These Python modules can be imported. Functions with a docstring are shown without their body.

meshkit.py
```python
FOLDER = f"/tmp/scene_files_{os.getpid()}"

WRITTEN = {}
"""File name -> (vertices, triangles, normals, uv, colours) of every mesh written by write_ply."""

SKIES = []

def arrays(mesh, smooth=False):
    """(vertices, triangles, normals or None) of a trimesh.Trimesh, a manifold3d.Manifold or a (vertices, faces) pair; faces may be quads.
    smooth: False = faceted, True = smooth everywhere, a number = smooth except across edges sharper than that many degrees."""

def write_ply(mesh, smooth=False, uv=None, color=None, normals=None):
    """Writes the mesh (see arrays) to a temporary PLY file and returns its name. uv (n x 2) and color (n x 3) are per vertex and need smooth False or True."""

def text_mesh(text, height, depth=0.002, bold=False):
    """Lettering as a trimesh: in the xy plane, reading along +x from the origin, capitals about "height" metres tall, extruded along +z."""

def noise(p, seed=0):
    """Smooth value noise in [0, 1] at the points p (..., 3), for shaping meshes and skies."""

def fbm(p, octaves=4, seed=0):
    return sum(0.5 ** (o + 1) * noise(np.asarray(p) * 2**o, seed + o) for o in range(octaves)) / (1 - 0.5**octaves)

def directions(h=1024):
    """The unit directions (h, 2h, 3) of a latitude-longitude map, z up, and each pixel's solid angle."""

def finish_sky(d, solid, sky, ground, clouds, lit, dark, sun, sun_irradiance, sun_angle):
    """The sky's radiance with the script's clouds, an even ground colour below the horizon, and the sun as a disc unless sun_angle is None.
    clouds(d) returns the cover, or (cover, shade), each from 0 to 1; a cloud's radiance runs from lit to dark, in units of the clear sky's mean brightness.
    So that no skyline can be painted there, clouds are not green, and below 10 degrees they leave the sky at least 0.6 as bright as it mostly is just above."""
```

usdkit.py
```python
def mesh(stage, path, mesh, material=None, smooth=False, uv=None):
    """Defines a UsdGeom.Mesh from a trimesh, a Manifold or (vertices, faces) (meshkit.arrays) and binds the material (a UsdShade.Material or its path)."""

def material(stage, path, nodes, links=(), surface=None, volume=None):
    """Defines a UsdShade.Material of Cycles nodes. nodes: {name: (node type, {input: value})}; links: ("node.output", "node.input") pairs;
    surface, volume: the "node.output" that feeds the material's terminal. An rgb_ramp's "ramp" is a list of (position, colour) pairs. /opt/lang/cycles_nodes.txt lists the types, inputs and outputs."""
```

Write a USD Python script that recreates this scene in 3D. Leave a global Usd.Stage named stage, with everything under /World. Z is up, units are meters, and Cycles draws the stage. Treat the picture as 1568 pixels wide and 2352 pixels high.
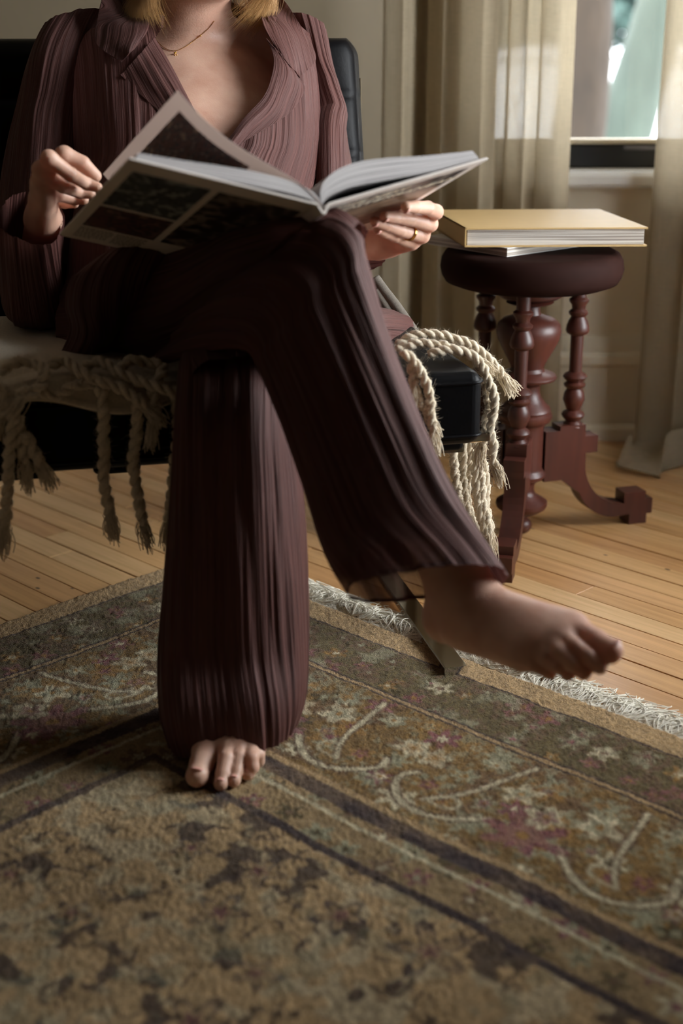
import math, random
import numpy as np, trimesh, manifold3d, usdkit, meshkit
from pxr import Usd, UsdGeom, UsdLux, UsdShade, Gf, Sdf, Vt
from shapely.geometry import Polygon

stage = Usd.Stage.CreateInMemory()
UsdGeom.SetStageUpAxis(stage, 'Z'); UsdGeom.SetStageMetersPerUnit(stage, 1.0)
UsdGeom.Xform.Define(stage, '/World'); UsdGeom.Scope.Define(stage, '/World/Looks')
rng = np.random.default_rng(11); random.seed(11)
PI = math.pi

# ------------------------------------------------------------------ camera, sky, lights, exposure
PITCH, EYE, FPX = math.radians(19.0), 0.88, 50 / 24 * 1568
CP, SP = math.cos(PITCH), math.sin(PITCH)
cam = UsdGeom.Camera.Define(stage, '/World/camera')
cam.CreateHorizontalApertureAttr(24.0); cam.CreateVerticalApertureAttr(36.0); cam.CreateFocalLengthAttr(50.0)
cam.CreateFStopAttr(2.8); cam.CreateFocusDistanceAttr(2.08); cam.CreateClippingRangeAttr(Gf.Vec2f(0.05, 500))
cam.CreateExposureAttr(-0.45)
cx = UsdGeom.Xformable(cam); cx.AddTranslateOp().Set(Gf.Vec3d(0, 0, EYE)); cx.AddRotateXOp().Set(90 - math.degrees(PITCH))

sky_mat = usdkit.material(stage, '/World/Looks/sky', {
    'tc': ('texture_coordinate', {}), 'n': ('noise_texture', {'scale': 2.2, 'detail': 4.0}),
    'r': ('rgb_ramp', {'ramp': [(0.3, (0.78, 0.86, 1.0)), (0.6, (1.0, 1.0, 1.0))]}),
    'b': ('background_shader', {'strength': 10.0})},
    [('tc.generated', 'n.vector'), ('n.fac', 'r.fac'), ('r.color', 'b.color')], surface='b.background')
dome = UsdLux.DomeLight.Define(stage, '/World/sky'); dome.CreateIntensityAttr(1.0)
UsdShade.MaterialBindingAPI.Apply(dome.GetPrim()).Bind(sky_mat)

def rect_light(name, centre, w, h, normal, power, color):
    """daylight in a window opening: W wide, H high, shining along NORMAL"""
    l = UsdLux.RectLight.Define(stage, '/World/' + name)
    l.CreateWidthAttr(w); l.CreateHeightAttr(h); l.CreateIntensityAttr(power); l.CreateColorAttr(Gf.Vec3f(*color))
    z = -np.array(normal, float); x = np.cross([0, 0, 1.0], z); x /= np.linalg.norm(x); y = np.cross(z, x)
    m = Gf.Matrix4d(*x, 0, *y, 0, *z, 0, *map(float, centre), 1)
    UsdGeom.Xformable(l).AddTransformOp().Set(m)
    return l
rect_light('daylight_side_window', (1.34, 1.98, 1.24), .80, 1.76, (-1, 0, 0), 18.5, (0.95, 0.97, 1.0))

# ------------------------------------------------------------------ helpers
def ray(px, py):
    u, v = (px - 784) / FPX, (1176 - py) / FPX
    return np.array([u, CP + v * SP, -SP + v * CP])
def at(px, py, y=None, z=None):
    """the point of the room seen at a pixel, at distance Y or height Z"""
    r = ray(px, py); t = y / r[1] if y is not None else (z - EYE) / r[2]
    return np.array([0, 0, EYE]) + r * t
def pix(p):
    d = np.asarray(p, float) - [0, 0, EYE]
    dep = d[..., 1] * CP - d[..., 2] * SP
    return np.stack([784 + FPX * d[..., 0] / dep, 1176 - FPX * (d[..., 1] * SP + d[..., 2] * CP) / dep], -1)

used, origin = {}, {}
def fresh(parent, name):
    k = (parent, name); n = used.get(k, 0); used[k] = n + 1
    return f'{parent}/{name}' if n == 0 else f'{parent}/{name}_{n:03d}'
def tag(prim, label=None, cat=None, group=None, kind=None):
    for k, v in (('label', label), ('category', cat), ('group', group), ('kind', kind)):
        if v: prim.SetCustomDataByKey(k, v)
    return prim
def thing(name, label=None, cat=None, loc=(0, 0, 0), group=None, kind=None):
    p = fresh('/World', name); x = UsdGeom.Xform.Define(stage, p); x.AddTranslateOp().Set(Gf.Vec3d(*map(float, loc)))
    origin[p] = np.array(loc, float); tag(x.GetPrim(), label, cat, group, kind)
    return p
def base_of(path):
    while path not in origin and path.count('/') > 1: path = path.rsplit('/', 1)[0]
    return origin.get(path, np.zeros(3))
def obj(name, mesh, mat, parent='/World', smooth=35, uv=None, cd=None, label=None, cat=None, group=None, kind=None):
    """ONE Mesh prim; MESH is in room coordinates"""
    p = fresh(parent, name)
    v, f, n = meshkit.arrays(mesh, False if smooth is False else smooth)
    v = v - base_of(parent)
    m = UsdGeom.Mesh.Define(stage, p)
    m.CreatePointsAttr(Vt.Vec3fArray.FromNumpy(np.ascontiguousarray(v, np.float32)))
    m.CreateFaceVertexCountsAttr(Vt.IntArray.FromNumpy(np.full(len(f), 3, np.int32)))
    m.CreateFaceVertexIndicesAttr(Vt.IntArray.FromNumpy(np.ascontiguousarray(f, np.int32).ravel()))
    m.CreateSubdivisionSchemeAttr('none')
    if n is not None:
        m.CreateNormalsAttr(Vt.Vec3fArray.FromNumpy(n.astype(np.float32))); m.SetNormalsInterpolation('vertex')
    api = UsdGeom.PrimvarsAPI(m)
    if uv is not None: api.CreatePrimvar('st', Sdf.ValueTypeNames.TexCoord2fArray, 'vertex').Set(Vt.Vec2fArray.FromNumpy(np.asarray(uv, np.float32)))
    if cd is not None: api.CreatePrimvar('Cd', Sdf.ValueTypeNames.Color3fArray, 'vertex').Set(Vt.Vec3fArray.FromNumpy(np.asarray(cd, np.float32)))
    UsdShade.MaterialBindingAPI.Apply(m.GetPrim()).Bind(mat)
    tag(m.GetPrim(), label, cat, group, kind)
    return p
def curves(name, strands, widths, mat, parent, label=None, kind=None):
    p = fresh(parent, name); c = UsdGeom.BasisCurves.Define(stage, p)
    c.CreateTypeAttr('linear')
    pts = np.concatenate(strands) - base_of(parent)
    c.CreatePointsAttr(Vt.Vec3fArray.FromNumpy(pts.astype(np.float32)))
    c.CreateCurveVertexCountsAttr(Vt.IntArray.FromNumpy(np.array([len(s) for s in strands], np.int32)))
    c.CreateWidthsAttr(Vt.FloatArray.FromNumpy(np.broadcast_to(np.asarray(widths, np.float32), (len(pts),)).copy())); c.SetWidthsInterpolation('vertex')
    UsdShade.MaterialBindingAPI.Apply(c.GetPrim()).Bind(mat); tag(c.GetPrim(), label, kind=kind)
    return p
cat3 = trimesh.util.concatenate
def T(m, loc=(0, 0, 0), rz=0.0, R=None):
    m = m.copy(); M = np.eye(4)
    M[:3, :3] = trimesh.transformations.rotation_matrix(rz, [0, 0, 1])[:3, :3] if R is None else R
    M[:3, 3] = loc; m.apply_transform(M); return m
def box(x0, x1, y0, y1, z0, z1):
    m = trimesh.creation.box([x1 - x0, y1 - y0, z1 - z0]); m.apply_translation([(x0 + x1) / 2, (y0 + y1) / 2, (z0 + z1) / 2]); return m
def cbox(w, d, h, c=0.002):
    """box with chamfered edges, centred on the origin"""
    e = np.array([[sx * (w / 2 - a), sy * (d / 2 - b), sz * (h / 2 - k)] for sx in (-1, 1) for sy in (-1, 1) for sz in (-1, 1) for a, b, k in ((0, c, c), (c, 0, c), (c, c, 0))])
    return trimesh.convex.convex_hull(e)
def rbox(w, d, h, r, n=14):
    """box with round edges, centred on the origin"""
    s = manifold3d.Manifold.sphere(r, n)
    m = manifold3d.Manifold.batch_hull([s.translate([sx * (w / 2 - r), sy * (d / 2 - r), sz * (h / 2 - r)]) for sx in (-1, 1) for sy in (-1, 1) for sz in (-1, 1)])
    a = m.to_mesh(); return trimesh.Trimesh(a.vert_properties[:, :3], a.tri_verts, process=False)
def lathe(profile, n=40, loc=(0, 0, 0)):
    m = trimesh.creation.revolve(np.array(profile, float), sections=n); m.apply_translation(loc); return m
def extrude(poly, h):
    return trimesh.creation.extrude_polygon(poly if isinstance(poly, Polygon) else Polygon(poly), h, engine='earcut')
def spline(pts, n):
    """Catmull-Rom through the rows of PTS (any dimension), N samples"""
    P = np.asarray(pts, float); k = len(P)
    sh = P.shape[1:]; P = P.reshape(k, -1)
    P = np.vstack([2 * P[:1] - P[1:2], P, 2 * P[-1:] - P[-2:-1]])
    t = np.linspace(0, k - 1, n); i = np.minimum(t.astype(int), k - 2); f = (t - i)[:, None]
    a, b, c, d = P[i], P[i + 1], P[i + 2], P[i + 3]
    o = 0.5 * (2 * b + (c - a) * f + (2 * a - 5 * b + 4 * c - d) * f ** 2 + (3 * b - a - 3 * c + d) * f ** 3)
    return o.reshape((n,) + sh)
def grid_faces(nv, nu, closed=False):
    j = np.arange(nu if closed else nu - 1); i = np.arange(nv - 1)
    I, J = np.meshgrid(i, j, indexing='ij'); K = (J + 1) % nu
    a, b, c, d = I * nu + J, I * nu + K, (I + 1) * nu + K, (I + 1) * nu + J
    return np.vstack([np.stack([a, b, c], -1).reshape(-1, 3), np.stack([a, c, d], -1).reshape(-1, 3)])
def frames(p):
    t = np.gradient(p, axis=0); t /= np.linalg.norm(t, axis=1, keepdims=True) + 1e-12
    a = np.zeros_like(t); ref = np.array([0, 0, 1.0]) if abs(t[0, 2]) < .9 else np.array([1.0, 0, 0])
    v = np.cross(t[0], ref); v /= np.linalg.norm(v)
    for i in range(len(t)):
        v = v - t[i] * (v @ t[i]); v /= np.linalg.norm(v) + 1e-12; a[i] = v
    return t, a, np.cross(t, a)
def tube(p, r, sides=10, cap=True):
    p = np.asarray(p, float); t, a, b = frames(p); th = np.arange(sides) * 2 * PI / sides
    r = np.broadcast_to(r, (len(p),))[:, None, None]
    v = (p[:, None] + r * (np.cos(th)[None, :, None] * a[:, None] + np.sin(th)[None, :, None] * b[:, None])).reshape(-1, 3)
    f = grid_faces(len(p), sides, True)
    if cap:
        n = len(v); v = np.vstack([v, p[0], p[-1]]); k = np.arange(sides); k2 = (k + 1) % sides
        f = np.vstack([f, np.stack([np.full(sides, n), k2, k], -1), np.stack([np.full(sides, n + 1), n - sides + k, n - sides + k2], -1)])
    return trimesh.Trimesh(v, f, process=False)
def sheet(P, th):
    """a grid of points (nv, nu, 3) given the thickness TH"""
    nv, nu = P.shape[:2]; du, dv = np.gradient(P, axis=1), np.gradient(P, axis=0)
    n = np.cross(du, dv); n /= np.linalg.norm(n, axis=-1, keepdims=True) + 1e-12
    f = grid_faces(nv, nu); N = nv * nu
    rim = np.concatenate([np.arange(nu), np.arange(1, nv) * nu + nu - 1, (nv - 1) * nu + np.arange(nu - 2, -1, -1), np.arange(nv - 2, 0, -1) * nu])
    r2 = np.roll(rim, -1)
    side = np.vstack([np.stack([rim, rim + N, r2], -1), np.stack([r2, rim + N, r2 + N], -1)])
    return trimesh.Trimesh(np.vstack([(P + n * th / 2).reshape(-1, 3), (P - n * th / 2).reshape(-1, 3)]), np.vstack([f, f[:, ::-1] + N, side]), process=False)

# ------------------------------------------------------------------ materials
def lin(r, g, b):
    c = np.array([r, g, b]) / 255.0
    return tuple(np.where(c <= .04045, c / 12.92, ((c + .055) / 1.055) ** 2.4))
def mat(name, color, rough=0.5, noise=None, amount=0.25, bump=None, coat=0, metallic=0.0, sheen=0.0, sss=0.0, spec=None, stretch=(1, 1, 1), rand=0.0):
    """principled material: COLOR broken up by NOISE (scale), BUMP = (scale, strength, distance)"""
    n = {'p': ('principled_bsdf', {'base_color': color, 'roughness': rough, 'metallic': metallic, 'coat_weight': coat, 'coat_roughness': 0.15, 'sheen_weight': sheen, 'sheen_roughness': 0.4}), 'tc': ('texture_coordinate', {})}
    if sss: n['p'][1].update({'subsurface_weight': sss, 'subsurface_scale': 0.004, 'subsurface_radius': (1, .35, .2)})
    if spec is not None: n['p'][1]['specular_ior_level'] = spec
    l = []
    if noise:
        n['mp'] = ('mapping', {'scale': stretch}); n['n'] = ('noise_texture', {'scale': noise, 'detail': 5.0, 'roughness': 0.6})
        c = np.array(color); n['r'] = ('rgb_ramp', {'ramp': [(0.25, tuple(c * (1 - amount))), (0.75, tuple(np.minimum(c * (1 + amount), 1)))]})
        l += [('tc.object', 'mp.vector'), ('mp.vector', 'n.vector'), ('n.fac', 'r.fac')]
        if rand:
            n['oi'] = ('object_info', {}); n['mr'] = ('map_range', {'from_min': 0.0, 'from_max': 1.0, 'to_min': 1 - rand, 'to_max': 1 + rand}); n['h'] = ('hsv', {})
            l += [('oi.random', 'mr.value'), ('mr.result', 'h.value'), ('r.color', 'h.color'), ('h.color', 'p.base_color')]
        else: l += [('r.color', 'p.base_color')]
    if bump:
        n['bn'] = ('noise_texture', {'scale': bump[0], 'detail': 4.0}); n['bm'] = ('mapping', {'scale': stretch}); n['b'] = ('bump', {'strength': bump[1], 'distance': bump[2]})
        l += [('tc.object', 'bm.vector'), ('bm.vector', 'bn.vector'), ('bn.fac', 'b.height'), ('b.normal', 'p.normal')]
    return usdkit.material(stage, '/World/Looks/' + name, n, l, surface='p.BSDF')
M = {}
M['wall'] = mat('wall_paint', lin(108, 96, 75), .75, 3, .05, (60, .15, .002))
M['dark_wall'] = mat('dark_wall_paint', lin(124, 112, 98), .85, 3, .05)
M['trim'] = mat('trim_paint', lin(226, 214, 190), .45, 5, .05)
M['ceiling'] = mat('ceiling_paint', lin(140, 128, 112), .9)
M['sill'] = mat('sill_paint', lin(244, 242, 236), .4)
M['sash'] = mat('black_sash', lin(34, 34, 36), .4)
M['metal'] = mat('catch_metal', lin(120, 118, 125), .35, metallic=.8)
M['walnut'] = mat('stool_wood', lin(70, 31, 20), .45, 14, .6, (80, .12, .001), coat=.05, stretch=(1, 1, .12))
M['stool_top'] = mat('stool_top_wood', lin(38, 21, 17), .72, 10, .4, spec=.05, stretch=(.15, 1, 1))
M['chrome'] = mat('chrome', (.75, .75, .76), .03, metallic=1.0)
M['leather'] = mat('black_leather', lin(10, 9, 10), .40, 30, .2, (260, .2, .001), spec=.09)
M['wool'] = mat('cream_wool', lin(214, 200, 176), .9, 300, .18, (900, .5, .001), sheen=.3)
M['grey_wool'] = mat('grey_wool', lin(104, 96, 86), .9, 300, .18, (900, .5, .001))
M['fringe'] = mat('rug_fringe_cotton', lin(236, 230, 214), .85, 200, .15)
M['bark'] = mat('brown_bark', lin(46, 36, 26), .9, 7, .55, (14, .8, .03), stretch=(1, 1, .4))
M['bark2'] = mat('mossy_bark', lin(62, 72, 64), .9, 5, .3, (14, .6, .03), stretch=(1, 1, .4))
M['pavement'] = mat('pavement', lin(236, 236, 234), .8, 2, .05)
M['leaf'] = mat('hedge_leaf', lin(70, 92, 86), .6, 2, .3)

def glass_mat():
    return usdkit.material(stage, '/World/Looks/window_glass', {'t': ('transparent_bsdf', {'color': (.97, .98, .98)}), 'g': ('glossy_bsdf', {'roughness': 0.02, 'color': (1, 1, 1)}), 'f': ('fresnel', {'IOR': 1.45}), 'm': ('mix_closure', {})},
        [('f.fac', 'm.fac'), ('t.BSDF', 'm.closure1'), ('g.BSDF', 'm.closure2')], surface='m.closure')
M['glass'] = glass_mat()
def cloth_mat(name, color, trans, open_, weave, thick=0.25):
    """loosely woven curtain cloth: diffuse, translucent, and gaps between the threads (slubs run up and down)"""
    return usdkit.material(stage, '/World/Looks/' + name, {
        'tc': ('texture_coordinate', {}), 'mp': ('mapping', {'scale': (1, 1, .03)}), 'n': ('noise_texture', {'scale': weave, 'detail': 3.0}),
        'mp2': ('mapping', {'scale': (.05, .05, 1)}), 'n2': ('noise_texture', {'scale': weave * 1.2, 'detail': 3.0}),
        'mx': ('math', {'math_type': 'add'}), 'hr': ('map_range', {'from_min': .7, 'from_max': 1.3, 'to_min': 1 - thick, 'to_max': 1 + thick * .5}),
        'h': ('hsv', {'color': color}), 'or': ('map_range', {'from_min': .75, 'from_max': 1.25, 'to_min': open_ * 1.6, 'to_max': open_ * .4, 'clamp': True}),
        'd': ('diffuse_bsdf', {}), 't': ('translucent_bsdf', {}), 'x': ('transparent_bsdf', {}),
        'm1': ('mix_closure', {'fac': trans}), 'm2': ('mix_closure', {})},
        [('tc.object', 'mp.vector'), ('mp.vector', 'n.vector'), ('tc.object', 'mp2.vector'), ('mp2.vector', 'n2.vector'), ('n.fac', 'mx.value1'), ('n2.fac', 'mx.value2'),
         ('mx.value', 'hr.value'), ('hr.result', 'h.value'), ('h.color', 'd.color'), ('h.color', 't.color'), ('mx.value', 'or.value'),
         ('d.BSDF', 'm1.closure1'), ('t.BSDF', 'm1.closure2'), ('or.result', 'm2.fac'), ('m1.closure', 'm2.closure1'), ('x.BSDF', 'm2.closure2')], surface='m2.closure')
M['sheer'] = cloth_mat('curtain_linen', lin(186, 172, 146), .45, .045, 900, .16)

def plank_mats():
    out = []
    for i, (c, a) in enumerate([((210, 164, 110), .14), ((200, 152, 98), .16), ((216, 174, 122), .12), ((206, 158, 106), .18), ((194, 144, 92), .16)]):
        c = np.array(lin(*c)); rot = (0, 0, math.radians(45))
        out.append(usdkit.material(stage, f'/World/Looks/floor_plank_{i}', {
            'g': ('geometry', {}), 'mp': ('mapping', {'rotation': rot, 'scale': (1, 1, 1), 'location': (i * 3.1, i * 1.7, 0)}),
            'm1': ('mapping', {'scale': (3, 60, 1)}), 'n1': ('noise_texture', {'scale': 1.0, 'detail': 6.0, 'roughness': .65, 'distortion': .4}),
            'r1': ('rgb_ramp', {'ramp': [(.3, tuple(c * (1 - a))), (.7, tuple(c * (1 + a * .6)))]}),
            'm2': ('mapping', {'scale': (14, 26, 1)}), 'v': ('voronoi_texture', {'scale': 1.0}), 'r2': ('rgb_ramp', {'ramp': [(.05, (.10, .08, .07)), (.095, (1, 1, 1))]}),
            'w': ('noise_texture', {'scale': .9, 'detail': 1.0}), 'wr': ('rgb_ramp', {'ramp': [(.46, (0, 0, 0)), (.52, (1, 1, 1))]}), 'wm': ('mix', {'mix_type': 'lighten', 'fac': 1.0}),
            'mx': ('mix', {'mix_type': 'multiply', 'fac': 1.0}), 'rn': ('map_range', {'from_min': .3, 'from_max': .7, 'to_min': .26, 'to_max': .4}),
            'b': ('bump', {'strength': .12, 'distance': .001}), 'p': ('principled_bsdf', {'specular_ior_level': .5, 'coat_weight': .25, 'coat_roughness': .2})},
            [('g.position', 'mp.vector'), ('mp.vector', 'm1.vector'), ('m1.vector', 'n1.vector'), ('n1.fac', 'r1.fac'), ('mp.vector', 'm2.vector'), ('m2.vector', 'v.vector'), ('v.distance', 'r2.fac'),
             ('mp.vector', 'w.vector'), ('w.fac', 'wr.fac'), ('r2.color', 'wm.color1'), ('wr.color', 'wm.color2'), ('r1.color', 'mx.color1'), ('wm.color', 'mx.color2'), ('mx.color', 'p.base_color'),
             ('n1.fac', 'rn.value'), ('rn.result', 'p.roughness'), ('n1.fac', 'b.height'), ('b.normal', 'p.normal')], surface='p.BSDF'))
    return out
PLANK = plank_mats()
M['gap'] = mat('floor_gap', lin(46, 30, 18), .8)

# ------------------------------------------------------------------ the room
WY = 3.07                                                       # window wall, its room side
E1 = np.array([math.cos(math.radians(-43.5)), math.sin(math.radians(-43.5)), 0])   # along the rug's fringed end
E2 = np.array([E1[1], -E1[0], 0])                               # from that end into the rug
RC = np.array([-0.253, 2.292, 0])                               # the rug's corner behind the chair leg
RL, RW, PILE = 3.0, 2.0, 0.011

XL, XR, YF = -2.6, 1.24, -2.2
def structure(name): return thing(name, kind='structure')
fl = structure('floor')
obj('floor_bed', box(XL - .2, XR + .2, YF - .2, WY + .3, -.08, -.012), M['gap'], fl, smooth=False)
def build_floor():
    d = np.array([1, -1, 0]) / math.sqrt(2); n = np.array([1, 1, 0]) / math.sqrt(2); W = .051
    pieces = []
    r = np.random.default_rng(3)
    for k in range(-75, 90):
        c = n * (k * W + 1.2); s = -4.5 + r.uniform(0, 1.4)
        while s < 4.0:
            L = r.uniform(.9, 2.1); e = min(s + L, 4.2)
            # clip the piece to the room
            ts = np.linspace(s, e, 60); q = c + ts[:, None] * d
            ok = (q[:, 0] > XL) & (q[:, 0] < XR) & (q[:, 1] > YF) & (q[:, 1] < WY + .1)
            if ok.sum() > 2: pieces.append((c, ts[ok][0], ts[ok][-1], k, r.integers(0, 5)))
            s = e
    out = []
    for c, s, e, k, mi in pieces:
        q = c + np.linspace(s, e, 40)[:, None] * d; p = pix(q + [0, 0, 0])
        rel = q - RC; u, v = rel @ E1, rel @ E2
        vis = (p[:, 0] > -60) & (p[:, 0] < 1630) & (p[:, 1] > 900) & (p[:, 1] < 2400) & (q[:, 1] > .6) & ~((u > .05) & (v > .05) & (u < RW) & (v < RL))
        out.append((vis.sum() * (e - s) / 40 / max(q[:, 1].mean(), .5) ** 2, c, s, e, mi))
    out.sort(key=lambda x: -x[0])
    rest = []
    for i, (score, c, s, e, mi) in enumerate(out):
        dz = .0006 * ((i * 7) % 5 - 2) / 2
        m = cbox(e - s - .0012, W - .0014, .012, .0007); m = T(m, c + d * (s + e) / 2 + [0, 0, -.006 + dz], math.radians(-45))
        if score > 0 and i < 290: obj('plank', m, PLANK[mi], fl, smooth=False)
        else: rest.append(m)
    obj('plank', cat3(rest), PLANK[1], fl, smooth=False, kind='stuff')
build_floor()

def hole_wall(axis, at0, th, a0, a1, z0, z1, holes):
    """wall box across AXIS with rectangular openings (a0, a1, z0, z1)"""
    p = Polygon([(a0, z0), (a1, z0), (a1, z1), (a0, z1)])
    for h in holes: p = p.difference(Polygon([(h[0], h[2]), (h[1], h[2]), (h[1], h[3]), (h[0], h[3])]))
    m = extrude(p, th); v = m.vertices.copy()
    m.vertices = np.stack([v[:, 0], at0 + v[:, 2], v[:, 1]], 1) if axis == 'y' else np.stack([at0 + v[:, 2], v[:, 0], v[:, 1]], 1)
    m.fix_normals(); return m
CEIL = 2.6
WX0, WX1, WZ0, WZ1 = .28, 1.12, .555, 2.15                       # back window opening
SX = XR; SY0, SY1, SZ0, SZ1 = 1.55, 2.41, .32, 2.16                # side window opening in the right wall
# wall_back: main plane, a splay with a rounded corner, the window bay
def back_wall():
    x0, y0, x1, y1 = .012, 2.92, .20, WY
    pts = [(XL, y0)]
    R = .05
    for a in np.linspace(0, 1, 9):                                # rounded corner between the plane and the splay
        p0, p1, p2 = np.array([x0 - R, y0]), np.array([x0 + .01, y0]), np.array([x0 + .07, y0 + .042])
        pts.append(tuple((1 - a) ** 2 * p0 + 2 * a * (1 - a) * p1 + a * a * p2))
    pts += [(x1, y1), (x1, y1 + .2), (XL, y1 + .2)]
    return extrude(pts, CEIL)
obj('wall_back', back_wall(), M['wall'], smooth=20, kind='structure')
obj('wall_back', hole_wall('y', WY, .18, .20, XR + .15, 0, CEIL, [(WX0, WX1, WZ0, WZ1)]), M['trim'], smooth=False, kind='structure')
obj('wall_right', hole_wall('x', XR, .18, YF, WY + .18, 0, CEIL, [(SY0, SY1, SZ0, SZ1)]), M['wall'], smooth=False, kind='structure')
obj('wall_left', box(XL - .15, XL, YF, WY, 0, CEIL), M['dark_wall'], smooth=False, kind='structure')
obj('wall_front', box(XL, XR, YF - .15, YF, 0, CEIL), M['dark_wall'], smooth=False, kind='structure')
obj('ceiling', box(XL - .15, XR + .15, YF - .15, WY + .18, CEIL, CEIL + .1), M['ceiling'], smooth=False, kind='structure')
def moulding(profile, a, b, out):
    """PROFILE (out, up) swept from A to B on a wall whose room side faces OUT"""
    a, b, out = np.array(a, float), np.array(b, float), np.array(out, float)
    m = extrude(profile, 1.0); v = m.vertices.copy(); L = np.linalg.norm(b - a); d = (b - a) / L
    m.vertices = a + v[:, 2:3] * L * d + v[:, :1] * out + v[:, 1:2] * [0, 0, 1]; m.fix_normals(); return m
BASE = [(0, 0), (.03, 0), (.03, .028), (.018, .036), (.018, .165), (.026, .172), (.026, .19), (.016, .2), (.016, .215), (.008, .232), (0, .236)]
obj('baseboard_back', moulding(BASE, (.2, WY, 0), (XR, WY, 0), (0, -1, 0)), M['trim'], smooth=30, kind='structure')
obj('baseboard_left', moulding(BASE, (XL, 2.93, 0), (0.0, 2.93, 0), (0, -1, 0)), M['trim'], smooth=30, kind='structure')
obj('baseboard_right', moulding(BASE, (XR, WY, 0), (XR, YF, 0), (-1, 0, 0)), M['trim'], smooth=30, kind='structure')
# windows: sill, apron, casing, black lower sash with a catch, pane
def window(name, f, w0, w1, z0, z1):
    """F(a, out, z) maps along-wall, out-of-wall (towards the room) and up to the room"""
    wn = structure(name)
    def put(nm, a0, a1, o0, o1, za, zb, m, parent=wn, c=.004):
        b = cbox(a1 - a0, o1 - o0, zb - za, c); b.apply_translation([(a0 + a1) / 2, (o0 + o1) / 2, (za + zb) / 2])
        b.vertices = f(b.vertices); b.fix_normals(); return obj(nm, b, m, parent, smooth=False)
    put('sill', w0 - .1, w1 + .1, -.1, .055, z0 - .002, z0 + .03, M['sill'], c=.008)
    put('apron', w0 - .07, w1 + .07, 0, .02, z0 - .1, z0 - .002, M['trim'])
    put('casing', w0 - .085, w0, 0, .022, z0 + .03, z1 + .08, M['trim']); put('casing', w1, w1 + .085, 0, .022, z0 + .03, z1 + .08, M['trim'])
    put('casing', w0 - .085, w1 + .085, 0, .024, z1, z1 + .09, M['trim'])
    put('rail', w0, w1, -.085, -.045, z0 + .03, z0 + .08, M['sash']); put('rail', w0, w1, -.085, -.045, z1 - .05, z1, M['sash'])
    put('stile', w0, w0 + .045, -.085, -.045, z0 + .08, z1 - .05, M['sash']); put('stile', w1 - .045, w1, -.085, -.045, z0 + .08, z1 - .05, M['sash'])
    put('glazing_bead', w0 + .045, w1 - .045, -.08, -.044, z0 + .08, z0 + .09, M['trim'], c=.003)
    put('pane', w0 + .04, w1 - .04, -.068, -.064, z0 + .075, z1 - .045, M['glass'], c=.0005)
    return wn, put
w1, put1 = window('window_1', lambda v: np.stack([v[:, 0], WY - v[:, 1], v[:, 2]], 1), WX0, WX1, WZ0, WZ1)
put1('catch', .60, .69, -.046, -.036, WZ0 + .068, WZ0 + .077, M['metal'], c=.002)
window('window_2', lambda v: np.stack([XR - v[:, 1], v[:, 0], v[:, 2]], 1), SY0, SY1, SZ0, SZ1)

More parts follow.
